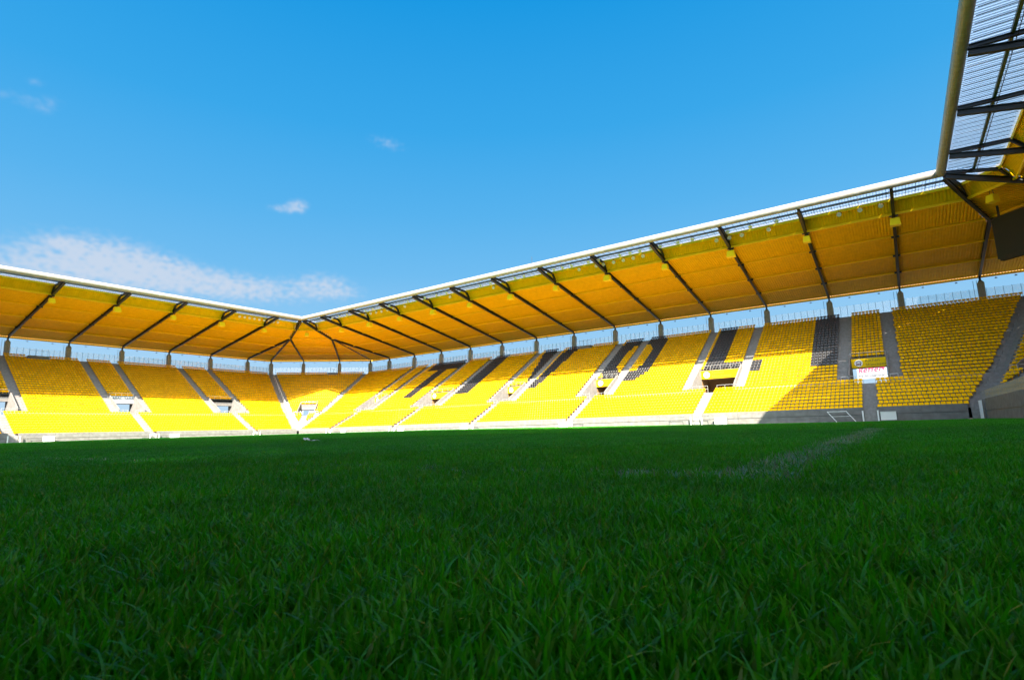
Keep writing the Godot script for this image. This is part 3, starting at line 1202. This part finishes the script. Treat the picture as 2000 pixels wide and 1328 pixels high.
# ------------------------------------------------------------------ sky
func sky_image() -> Image:
	var w := 2048
	var h := 1024
	var im := Image.create(w, h, false, Image.FORMAT_RGBF)
	var els := [0.0, 4.0, 10.0, 16.0, 22.0, 30.0, 41.0, 60.0, 90.0]
	var cs := [Vector3(0.1050, 0.1388, 0.1688), Vector3(0.0863, 0.1275, 0.1650), Vector3(0.0525, 0.1069, 0.1613), Vector3(0.0291, 0.0909, 0.1575), Vector3(0.0173, 0.0806, 0.1537), Vector3(0.0075, 0.0694, 0.1481), Vector3(0.0021, 0.0572, 0.1378), Vector3(0.0015, 0.0459, 0.1219), Vector3(0.0011, 0.0375, 0.1069)]
	var fn := FastNoiseLite.new()
	fn.seed = 12
	fn.frequency = 0.06
	fn.fractal_octaves = 5
	fn.domain_warp_enabled = true
	fn.domain_warp_amplitude = 6.0
	fn.domain_warp_frequency = 0.05
	# clouds: azimuth, elevation (degrees), half width, half height, tilt, strength
	var clouds := [[-79.0, 13.4, 6.5, 1.6, 0.0, 0.72], [-72.5, 14.9, 4.8, 1.9, -0.05, 0.95], [-66.5, 14.2, 6.0, 1.4, -0.12, 0.75], [-60.0, 13.9, 6.5, 1.1, -0.04, 0.62], [-54.5, 15.1, 2.8, 0.9, 0.0, 0.55], [-53.0, 14.1, 2.4, 0.7, 0.0, 0.48], [-57.2, 22.05, 0.95, 0.55, 0.1, 1.0], [-58.8, 21.6, 1.3, 0.35, 0.0, 0.5], [-75.35, 15.9, 0.9, 0.35, 0.0, 0.9], [-48.2, 28.7, 2.2, 0.65, -0.14, 0.38], [-79.4, 26.0, 2.0, 0.7, 0.0, 0.28], [-77.3, 26.2, 1.0, 0.9, 0.5, 0.26], [-78.4, 27.5, 0.8, 0.4, 0.0, 0.3]]
	# the same kind of loose cloud goes on round the rest of the horizon
	var r2 := RandomNumberGenerator.new()
	r2.seed = 5
	for i in 26:
		clouds.append([r2.randf_range(20.0, 255.0), r2.randf_range(8.0, 22.0), r2.randf_range(2.0, 7.0), r2.randf_range(0.5, 1.5), 0.0, r2.randf_range(0.3, 0.8)])
	var to_sun := Vector3(0.78, 1.0, 1.05).normalized()
	for y in h / 2:
		var el := 90.0 - (y + 0.5) * 180.0 / h
		var c: Vector3 = cs[8]
		for i in 8:
			if el >= els[i] and el < els[i + 1]:
				c = (cs[i] as Vector3).lerp(cs[i + 1], (el - els[i]) / (els[i + 1] - els[i]))
		var near := []
		for k in clouds:
			if absf(el - k[1]) < k[3] * 3.5 + absf(k[4]) * k[2] * 1.5 + 0.5:
				near.append(k)
		var ce := cos(deg_to_rad(el))
		var se := sin(deg_to_rad(el))
		for x in w:
			var o := c
			# clear-sky scattering: brighter and whiter towards the sun
			var ar := deg_to_rad((x + 0.5) * 360.0 / w)
			var ga := acos(clampf(Vector3(sin(ar) * ce, se, -cos(ar) * ce).dot(to_sun), -1.0, 1.0))
			o += Vector3(0.92, 0.96, 1.0) * 3.5 * maxf(0.0, exp(-3.0 * ga) - 0.009)
			if near.size() > 0:
				var az := wrapf((x + 0.5) * 360.0 / w, -180.0, 180.0)
				var dens := 0.0
				for k in near:
					var da := wrapf(az - k[0], -180.0, 180.0)
					if absf(da) > k[2] * 3.0:
						continue
					var de: float = el - k[1] - k[4] * da
					var g: float = da * da / (k[2] * k[2]) + de * de / (k[3] * k[3])
					dens += k[5] * exp(-g * 0.9)
				if dens > 0.01:
					var nz := fn.get_noise_2d(az * 16.0, el * 42.0) * 0.5 + 0.5
					var nf := fn.get_noise_2d(az * 60.0 + 500.0, el * 130.0) * 0.5 + 0.5
					var q := clampf(dens * (0.05 + 1.6 * nz) * (0.55 + 0.9 * nf), 0.0, 1.0)
					q = smoothstep(0.10, 1.0, q)
					o = o.lerp(Vector3(0.118, 0.129, 0.150) + (o - c), q * 0.8)
			im.set_pixel(x, y, Color(o.x, o.y, o.z))
	var g0: Vector3 = Vector3(0.10, 0.10, 0.095)
	im.fill_rect(Rect2i(0, h / 2, w, h / 2), Color(g0.x, g0.y, g0.z))
	return im

# ------------------------------------------------------------------ scene
func _ready() -> void:
	rng.seed = 1
	# camera
	var cam := Camera3D.new()
	cam.name = "camera"
	cam.position = Vector3(0, EYE, 0)
	cam.rotation = Vector3(0.1623, 0.6104, -0.0267)
	cam.fov = 63.68
	cam.near = 0.02
	cam.far = 3000.0
	var att := CameraAttributesPhysical.new()
	att.frustum_focal_length = 19.32
	att.frustum_near = 0.02
	att.frustum_far = 3000.0
	att.exposure_aperture = 20.0
	att.frustum_focus_distance = 9.0
	cam.attributes = att
	add_child(cam)
	cam.current = true
	# sky and exposure
	var env := Environment.new()
	env.background_mode = Environment.BG_SKY
	var sk := Sky.new()
	var ps := PanoramaSkyMaterial.new()
	ps.panorama = ImageTexture.create_from_image(sky_image())
	sk.sky_material = ps
	env.sky = sk
	env.tonemap_mode = Environment.TONE_MAPPER_LINEAR
	env.tonemap_exposure = 5.6
	env.sdfgi_enabled = true
	env.ssao_enabled = true
	env.ssil_enabled = true
	var we := WorldEnvironment.new()
	we.name = "world_environment"
	we.environment = env
	add_child(we)
	# sun: from behind and to the right, 38 degrees high
	var sun := DirectionalLight3D.new()
	sun.name = "sun"
	sun.light_energy = 1.35
	sun.light_color = Color(1.0, 0.95, 0.87)
	sun.light_angular_distance = 0.5
	sun.shadow_enabled = true
	add_child(sun)
	sun.look_at_from_position(Vector3.ZERO, Vector3(-0.78, -1.0, -1.05), Vector3.UP)

	materials()
	sections()
	pitch()
	build_stands()
	build_roofs()
	build_seats()
	build_fittings()
	grass()

func build_stands() -> void:
	var R: Dictionary = SEC["long"]
	var r := terrace("long", R, "long grey concrete side terrace carrying the black TIVOLI lettering")
	var ops := []
	for vm in R.vom:
		ops.append(vm[0])
	front_wall(R, r, WALL_TOP, ops, R.a0 + 0.1, R.a1 - 0.9)
	for i in R.vom.size():
		var vm: Array = R.vom[i]
		stairs(R, r, false, vm[0], 0.0, 0, LOW_N - 1, AISLE * 2.0)
		for s in [-1.0, 1.0]:
			stairs(R, r, true, vm[0] + s * vm[1] * 0.5, 0.0, 0, UP_N - 1, AISLE * 2.0 - 0.04)
		tunnel(R, r, vm, i == 5)
	stairs(R, r, true, R.a1 - 0.1, TS, 0, UP_N - 1, 1.1)
	stairs(R, r, false, R.a1 - 0.1, TS, 0, LOW_N - 1, 1.1)
	for c in R.cols:
		column(r, c, Q_COL)
	for s in [[R.a0, -1.0], [R.a1, 1.0]]:
		column(r, s[0] + s[1] * TS * Q_COL * 0.985, Q_COL * 0.985)
	var L: Dictionary = SEC["left"]
	var l := terrace("left", L, "grey concrete end terrace with a white banner over one tunnel")
	ops = []
	for vm in L.vom:
		ops.append(vm[0] + 0.6)
	front_wall(L, l, WALL_TOP, ops, L.a0, L.a1 - 0.1)
	for vm in L.vom:
		stairs(L, l, false, vm[0] + 0.6, 0.0, 0, LOW_N - 1, AISLE * 2.0)
		for s in [-1.0, 1.0]:
			stairs(L, l, true, vm[0] + s * vm[1] * 0.5, 0.0, 0, UP_N - 1, AISLE * 2.0 - 0.04)
		tunnel(L, l, vm, true)
	stairs(L, l, true, L.a1 - 0.1, TS, 0, UP_N - 1, 1.5)
	for c in L.cols:
		if c > 10.0:
			column(l, c, Q_COL)
	column(l, L.a1 + TS * Q_COL * 0.985, Q_COL * 0.985)
	var T: Dictionary = SEC["right"]
	var t := terrace("right", T, "shaded concrete end terrace behind the slatted glass barrier")
	front_wall(T, t, 1.95, [T.a0 + 2.4], T.a0 + 0.9, T.a1)
	stairs(T, t, true, T.a0 + 0.1, -TS, 0, UP_N - 1, 1.2)
	for c in T.cols:
		column(t, c, Q_COL)
	# slatted glass barrier on the wall of the right stand
	var i := 0
	for seg in [[T.a0 + 0.9, T.a0 + 1.75], [T.a0 + 3.05, T.a0 + 12.8], [T.a0 + 12.9, T.a0 + 22.6], [T.a0 + 22.7, T.a0 + 32.4], [T.a0 + 32.5, T.a0 + 42.2]]:
		var w: float = seg[1] - seg[0]
		var g := thing("glass_barrier", ["short glass barrier panel in the stand corner beside the gate gap", "tinted glass barrier with pale upright slats on the end wall"][mini(i, 1)], "barrier", Transform3D(T.f.basis, T.f * Vector3((seg[0] + seg[1]) * 0.5, 1.95, -0.33)), "" if i == 0 else "glass barriers on the end wall")
		var n := maxi(2, roundi(w / 0.45))
		for k in n:
			var mb := MB.new()
			mb.box(Vector3(-w * 0.5 + (k + 0.5) * w / n, 0.42, 0), Vector3(w / n - 0.05, 0.84, 0.02))
			part("pane", mb, M.barrier_glass, g)
		for k in n + 1:
			var mb := MB.new()
			mb.box(Vector3(-w * 0.5 + k * w / n, 0.43, 0), Vector3(0.06, 0.86, 0.05))
			part("slat", mb, M.column, g)
		i += 1
	terrace("behind", SEC["behind"], "concrete terrace of the side stand behind the pitch corner")
	for nm in [["far_corner", "concrete corner terrace between the TIVOLI stand and the end stand"], ["near_corner", "shaded concrete corner terrace below the dark scoreboard"], ["back_corner", "concrete corner terrace next to the stand behind the corner"]]:
		var sec: Dictionary = SEC[nm[0]]
		var c := terrace(nm[0], sec, nm[1])
		if nm[0] == "back_corner":
			continue
		for a in sec.cols:
			column(c, a, Q_COL * KW)
		for s in [-1.0, 1.0]:
			stairs(sec, c, true, 0.0, s * (TW - 0.012) , 0, UP_N - 1, 1.1)
		stairs(sec, c, false, 0.0, 0.0, 2, LOW_N - 1, 1.1)
		tunnel(sec, c, sec.vom[0], true)

func build_roofs() -> void:
	var R: Dictionary = SEC["long"]
	var r := roof("long", R, "long yellow corrugated stand roof over the TIVOLI lettering")
	var L: Dictionary = SEC["left"]
	var l := roof("left", L, "yellow corrugated end roof left of the far roof corner")
	var T: Dictionary = SEC["right"]
	var t := roof("right", T, "end roof with clear corrugated sheets seen steeply from below")
	roof("behind", SEC["behind"], "stand roof behind the pitch corner that shades the turf", false)
	roof("far_corner", SEC["far_corner"], "yellow wedge of roof in the far stadium corner")
	roof("near_corner", SEC["near_corner"], "yellow wedge of roof above the dark scoreboard")
	roof("back_corner", SEC["back_corner"], "wedge of roof behind the pitch corner", false)
	# fans: ends in the frame of the straight section
	var wq := Q_COL * KW
	var to := func(sec: Dictionary, name_: String, a: float) -> Vector3:
		return sec.f.affine_inverse() * (SEC[name_].f * Vector3(a, Y_COL + 0.1, -wq))
	fan(r, R.a0, -1.0, [Vector3(R.cols[0], Y_COL + 0.1, -Q_COL), to.call(R, "far_corner", 4.9)])
	fan(r, R.a1, 1.0, [Vector3(R.cols[13], Y_COL + 0.1, -Q_COL), to.call(R, "near_corner", -4.9)])
	fan(l, L.a1, 1.0, [Vector3(L.cols[0], Y_COL + 0.1, -Q_COL), to.call(L, "far_corner", -4.9)])
	fan(t, T.a0, -1.0, [Vector3(T.cols[0], Y_COL + 0.1, -Q_COL), to.call(T, "near_corner", 4.9)])
	var mb := MB.new()
	mb.beam(Vector3(R.a0 - 5.0, roof_y(12.2), -12.2), Vector3(R.a0 - TS * Q_COL, Y_COL + 0.1, -Q_COL), 0.16, 0.2)
	part("brace", mb, M.steel, r)
	mb = MB.new()
	mb.beam(Vector3(L.a1 + 5.0, roof_y(12.2), -12.2), Vector3(L.a1 + TS * Q_COL, Y_COL + 0.1, -Q_COL), 0.3, 0.4)
	part("brace", mb, M.steel, l)
	# glass screens between the columns
	var qs := Q_COL - 0.35
	for i in 13:
		glass_bay(R, R.cols[i], R.cols[i + 1], qs, "clear glass wind screen between two columns above the long TIVOLI stand", "glass screens above the long stand")
	glass_bay(R, R.a0 - TS * Q_COL, R.cols[0], qs, "short clear glass wind screen at the far end of the long stand", "")
	glass_bay(R, R.cols[13], R.a1 + TS * Q_COL, qs, "short clear glass wind screen beside the near roof corner", "")
	for j in 5:
		glass_bay(L, L.cols[j + 1], L.cols[j], qs, "clear glass wind screen between two columns above the end stand", "glass screens above the end stand")
	glass_bay(L, L.cols[6], L.cols[5], qs, "clear glass wind screen between two columns above the end stand", "glass screens above the end stand")
	glass_bay(L, L.cols[0], L.a1 + TS * Q_COL, qs, "short clear glass wind screen of the end stand next to the corner", "")
	var C: Dictionary = SEC["far_corner"]
	var e := TW * wq
	for s in [[-e, -4.9], [-4.9, 4.9], [4.9, e]]:
		glass_bay(C, s[0], s[1], wq - 0.35, "clear glass wind screen across the far stadium corner", "glass screens across the far corner")

func build_seats() -> void:
	var R: Dictionary = SEC["long"]
	var gap_x: float = R.vom[2][0] + 2.0 * S * 0.5
	put_seats("long", R, -1e9, 1e9, [[-54.0, -51.3, 23, 24]])
	put_seats("left", SEC["left"], 6.0, 1e9, [[32.6, 36.0, 23, 24]])
	put_seats("right", SEC["right"], -1e9, -28.0)
	put_seats("far_corner", SEC["far_corner"], -1e9, 1e9, [[2.0, 4.6, 23, 24]])
	put_seats("near_corner", SEC["near_corner"])
	var ym := seat_mesh(M.seat)
	var bm := seat_mesh(M.black_seat)
	# the nearest seats of the long stand are things of their own
	for pass_ in 2:
		var list: Array = seat_lists["long"][pass_]
		var scored := []
		for tr in list:
			var p: Vector3 = tr.origin
			if p.x / -p.z < 0.10:
				scored.append([p.length(), tr])
		scored.sort_custom(func(a, b): return a[0] < b[0])
		var keep: int = [300, 90][pass_]
		var chosen := {}
		for i in mini(keep, scored.size()):
			var o := obj(["stadium_seat", "black_stadium_seat"][pass_], [ym, bm][pass_], self, scored[i][1])
			tag(o, ["yellow plastic seat in the shaded rows right of the second black I", "black plastic seat in the stroke of the last black letter I"][pass_], "seat", ["near yellow seats of the long stand", "black seats of the last letter"][pass_])
			chosen[scored[i][1].origin] = true
		var rest := []
		for tr in list:
			if not chosen.has(tr.origin):
				rest.append(tr)
		stuff_seats(["yellow_seats", "black_seats"][pass_], rest, [ym, bm][pass_], ["rows of yellow plastic seats filling the long stand", "black plastic seats spelling TIVOLI among the yellow rows"][pass_])
	stuff_seats("yellow_seats", seat_lists["left"][0], ym, "rows of yellow plastic seats filling the end stand")
	stuff_seats("yellow_seats", seat_lists["right"][0], ym, "yellow plastic seats behind the slatted glass barrier")
	stuff_seats("yellow_seats", seat_lists["far_corner"][0], ym, "yellow plastic seats in the far corner wedge")
	stuff_seats("yellow_seats", seat_lists["near_corner"][0], ym, "yellow plastic seats in the near corner wedge")

func build_fittings() -> void:
	var R: Dictionary = SEC["long"]
	var L: Dictionary = SEC["left"]
	var T: Dictionary = SEC["right"]
	for i in range(1, 13):
		loudspeaker(R, R.cols[i], i % 2 == 0)
	for j in range(1, 6):
		loudspeaker(L, L.cols[j], j % 2 == 0)
	loudspeaker(SEC["far_corner"], 0.0, false)
	loudspeaker(SEC["near_corner"], 0.0, false)
	# signs
	var below := ["left of the black T", "between the black T and first I", "below the black V", "below the black O", "below the black L", "over the pink billboard view"]
	for i in 6:
		tunnel_sign(R, R.vom[i], "yellow sign board over the tunnel mouth " + below[i])
	# white banner on the end stand
	var vm: Array = L.vom[1]
	var q1 := UP_Q + VOM_ROWS * UP_TREAD
	var yt := row_y(true, VOM_ROWS)
	var s := thing("banner", "white banner with dark lettering hung over a tunnel of the end stand", "banner", Transform3D(L.f.basis, L.f * Vector3(vm[0] + 0.1, yt - 1.2, -(q1 - 0.06))))
	var mb := MB.new()
	mb.box(Vector3(0, 0.7, 0), Vector3(4.9, 1.35, 0.05))
	part("cloth", mb, M.white, s)
	obj("lettering", text("TABAC  TABAC", 0.70, 0.02, M.navy), s, Transform3D(Basis.IDENTITY, Vector3(-2.1, 0.98, 0.035)))
	# small platforms in the top rows
	for pl in [[R, -52.65, 2.7, "pale camera platform in the top rows between V and O"], [L, 34.3, 3.4, "pale camera platform in the top rows of the end stand"], [SEC["far_corner"], 3.3, 2.6, "dark camera platform in the top rows of the far corner"]]:
		var sec: Dictionary = pl[0]
		var kk: float = sec.k
		var q := (UP_Q + 23 * UP_TREAD) * kk
		var y := row_y(true, 23)
		var o := thing("camera_platform", pl[3], "platform", Transform3D(sec.f.basis, sec.f * Vector3(pl[1], y, -q)))
		mb = MB.new()
		mb.box(Vector3(0, 0.42, -0.75), Vector3(pl[2] - 0.1, 0.95, 1.5))
		part("deck", mb, M.grey_steel if kk < 1.0 else M.wall, o)
		for k in 4:
			mb = MB.new()
			mb.tube([Vector3(lerpf(-0.46, 0.46, k / 3.0) * pl[2], 0.9, -0.1), Vector3(lerpf(-0.46, 0.46, k / 3.0) * pl[2], 1.95, -0.1)], 0.02, 5)
			part("post", mb, M.post, o)
		mb = MB.new()
		mb.tube([Vector3(-0.46 * pl[2], 1.95, -0.1), Vector3(0.46 * pl[2], 1.95, -0.1)], 0.02, 5)
		part("rail", mb, M.post, o)
	# billboard outside, seen through the open tunnel
	var bb := thing("billboard", "white billboard with pink script seen through the open tunnel", "billboard", Transform3D(Basis.IDENTITY, Vector3(-4.9, 0, -168.0)))
	mb = MB.new()
	mb.box(Vector3(0, 12.3, 0), Vector3(6.4, 3.3, 0.25))
	part("panel", mb, M.board_white, bb)
	for x in [-2.4, 2.4]:
		mb = MB.new()
		mb.box(Vector3(x, 5.3, -0.3), Vector3(0.3, 10.8, 0.3))
		part("leg", mb, M.grey_steel, bb)
	obj("script_lettering", text("Reffer", 1.75, 0.06, M.pink, true), bb, Transform3D(Basis(Vector3(1, 0.05, 0), Vector3(0.25, 1, 0), Vector3(0, 0, 1)), Vector3(-2.9, 12.85, 0.16)))
	obj("small_lettering", text("Ihr Modemarkt", 0.86, 0.06, M.navy), bb, Transform3D(Basis.IDENTITY, Vector3(-2.95, 11.45, 0.16)))
	mb = MB.new()
	mb.tri(Vector3(1.9, 13.5, 0.15), Vector3(3.0, 13.7, 0.15), Vector3(2.6, 12.6, 0.15))
	part("pink_triangle", mb, M.pink, bb)
	# floodlights under the roof edge
	var front := [-104.5, -101.9, -99.2, -96.4, -93.0, -90.6, -87.9, -85.5, -79.9, -77.6, -75.1, -72.0, -69.3, -60.9, -58.6, -53.1, -51.2, -45.1, -43.4, -41.7, -38.6, -36.8, -33.1, -31.4, -29.8, -28.0, -26.6, -23.9, -21.8, -16.9, -13.9, -10.6]
	for a in front:
		floodlight(R, a, 2.7, 26.62, "round white floodlight on the rail below the long roof edge", "floodlights on the front rail")
	var rear := [-95.6, -93.9, -92.1, -90.4, -88.5, -86.6, -83.1, -70.4, -59.6, -41.5, -38.3, -37.0, -35.2, -33.5, -31.8, -30.2, -19.0, -17.2, -15.5, -12.0, -3.6, -1.3, 0.9]
	for a in rear:
		floodlight(R, a, 4.9, 26.45, "round floodlight hanging before the yellow trim of the long roof", "floodlights at the yellow trim")
	for k in 9:
		floodlight(L, 62.5 + k * 1.15, 4.9, 26.45, "round floodlight hanging before the yellow trim of the end roof", "floodlights at the end roof trim")
	floodlight(T, -52.0, 5.4, 26.0, "round floodlight under the clear sheets of the right roof", "")
	# scoreboard
	var sb := thing("scoreboard", "dark blank scoreboard hanging in the near roof corner", "scoreboard", Transform3D(Basis(Vector3.UP, deg_to_rad(-45)), Vector3(14.5, 20.75, -81.15)))
	mb = MB.new()
	mb.box(Vector3(0, 0, 0), Vector3(7.7, 5.25, 0.6))
	mb.box(Vector3(0, 0, 0), Vector3(8.2, 4.75, 0.58))
	part("casing", mb, M.screen, sb)
	mb = MB.new()
	mb.box(Vector3(0, 0.05, 0.31), Vector3(7.5, 4.5, 0.04))
	part("display", mb, M.screen, sb)
	for x in [-3.4, 3.4]:
		mb = MB.new()
		mb.box(Vector3(x, 3.2, 0), Vector3(0.18, 1.6, 0.18))
		part("hanger", mb, M.steel, sb)
	# boxes, barriers and gates along the front walls
	for b in [[-19.2, "white cabinet at the front wall right of the aisle below L"], [-1.15, "white cabinet at the shaded front wall right of the nearest aisle"], [-42.6, "white cabinet at the front wall left of the aisle below O"], [-62.6, "white cabinet at the front wall left of the aisle below V"], [-78.3, "white cabinet at the front wall below the first I"], [-95.5, "white cabinet at the front wall left of the black T"]]:
		white_box(R, b[0], b[1])
	for b in [[29.8, "white cabinet at the end wall right of the shaded aisle"], [48.5, "white cabinet at the end wall below the white banner"]]:
		white_box(L, b[0], b[1])
	var bl := "leaning tubular metal barrier standing at the front wall"
	for b in [[-24.9, 0.45], [-21.6, 0.5], [-6.1, 0.9], [-40.2, 0.2], [-60.6, 0.6], [-80.0, 0.2], [-98.0, 0.2]]:
		barrier(R, b[0], b[1], 0.9 if b[0] == -3.75 else 1.9, M.white if b[0] > -10.0 else M.grey_steel, bl)
	for b in [[28.0, 0.1], [43.6, 0.3], [46.6, -0.3], [64.4, 0.3]]:
		barrier(L, b[0], b[1], 2.0, M.grey_steel, bl)
	for vm2 in R.vom:
		gate(R, vm2[0])
	for vm2 in L.vom:
		if vm2[0] > 20.0:
			gate(L, vm2[0] + 0.6)
	# posts at the corner gate of the right stand
	for a in [T.a0 + 1.8, T.a0 + 3.0]:
		var o := thing("gate_post", "pale post at the corner gate below the glass barrier", "post", Transform3D(T.f.basis, T.f * Vector3(a, 0.0, 0.1)), "posts of the corner gate")
		mb = MB.new()
		mb.box(Vector3(0, 0.9, 0), Vector3(0.14, 1.8, 0.14))
		part("shaft", mb, M.white, o)
		mb = MB.new()
		mb.box(Vector3(0, 1.81, 0), Vector3(0.17, 0.03, 0.17))
		part("cap", mb, M.white, o)
	# handrail over the right stand
	var hr := thing("handrail", "thin pale handrail on the aisle behind the glass barrier", "railing", Transform3D(T.f.basis, T.f * Vector3(T.a0 + 4.0, 3.1, -4.0)))
	for k in 5:
		mb = MB.new()
		mb.tube([Vector3(k * 1.3, 0, 0), Vector3(k * 1.3, 1.1, 0)], 0.022, 5)
		part("post", mb, M.chrome, hr)
	for y in [1.1, 0.6]:
		mb = MB.new()
		mb.tube([Vector3(0, y, 0), Vector3(5.2, y, 0)], 0.022, 5)
		part("rail", mb, M.chrome, hr)
	# centre rail on the far corner stairs
	var fr := thing("handrail", "white handrail running up the double aisle in the far corner", "railing", L.f)
	for k in 13:
		var q := UP_Q + k * 1.6
		mb = MB.new()
		var y := row_y(true, mini(k * 2, UP_N - 1))
		var p := Vector3(L.a1 + TS * q, y, -q)
		mb.tube([p, p + Vector3(0, 1.0, 0)], 0.03, 5)
		part("post", mb, M.white, fr)
	mb = MB.new()
	mb.tube([Vector3(L.a1 + TS * UP_Q, UP_Y + 1.0, -UP_Q), Vector3(L.a1 + TS * (UP_Q + 19.2), row_y(true, 24) + 1.0, -(UP_Q + 19.2))], 0.06, 6)
	part("rail", mb, M.white, fr)
	# mast on the roof
	var an := thing("antenna_mast", "thin antenna mast standing on the long roof", "antenna", R.f * Transform3D(Basis.IDENTITY, Vector3(-53.5, 26.6, -9.0)))
	mb = MB.new()
	mb.tube([Vector3.ZERO, Vector3(0, 3.4, 0)], 0.05, 6)
	part("lower_pole", mb, M.white, an)
	mb = MB.new()
	mb.tube([Vector3(0, 3.4, 0), Vector3(0, 5.6, 0)], 0.035, 6)
	part("upper_pole", mb, M.dark, an)
	# litter on the turf
	var li := thing("crumpled_paper", "crumpled white paper lying on the turf", "litter", Transform3D(Basis(Vector3.UP, 0.5), Vector3(-8.8, crown(-8.8, -6.15) + 0.035, -6.15)))
	var r3 := RandomNumberGenerator.new()
	r3.seed = 3
	mb = MB.new()
	var grid := []
	for i in 9:
		var row := []
		for j in 5:
			var u := i / 8.0
			row.append(Vector3(-0.14 + 0.28 * u, (0.065 if i < 3 else 0.025) * r3.randf_range(0.2, 1.0), -0.05 + 0.025 * j + r3.randf_range(-0.008, 0.008)))
		grid.append(row)
	for i in 8:
		for j in 4:
			mb.quad(grid[i][j], grid[i + 1][j], grid[i + 1][j + 1], grid[i][j + 1])
			mb.quad(grid[i][j] - Vector3(0, 0.006, 0), grid[i][j + 1] - Vector3(0, 0.006, 0), grid[i + 1][j + 1] - Vector3(0, 0.006, 0), grid[i + 1][j] - Vector3(0, 0.006, 0))
	part("sheet", mb, M.white, li)
	for c in [[-48.0, -52.0], [-32.0, -62.0]]:
		var o := thing("pitch_marker", "flat white marker lying on the far turf", "marker", Transform3D(Basis.IDENTITY, Vector3(c[0], crown(c[0], c[1]) + 0.04, c[1])), "flat markers on the far turf")
		mb = MB.new()
		mb.lathe(Vector3.ZERO, Vector3.UP, [[0.0, 0.42], [0.07, 0.38], [0.10, 0.0]], 14)
		part("disc", mb, M.white, o)
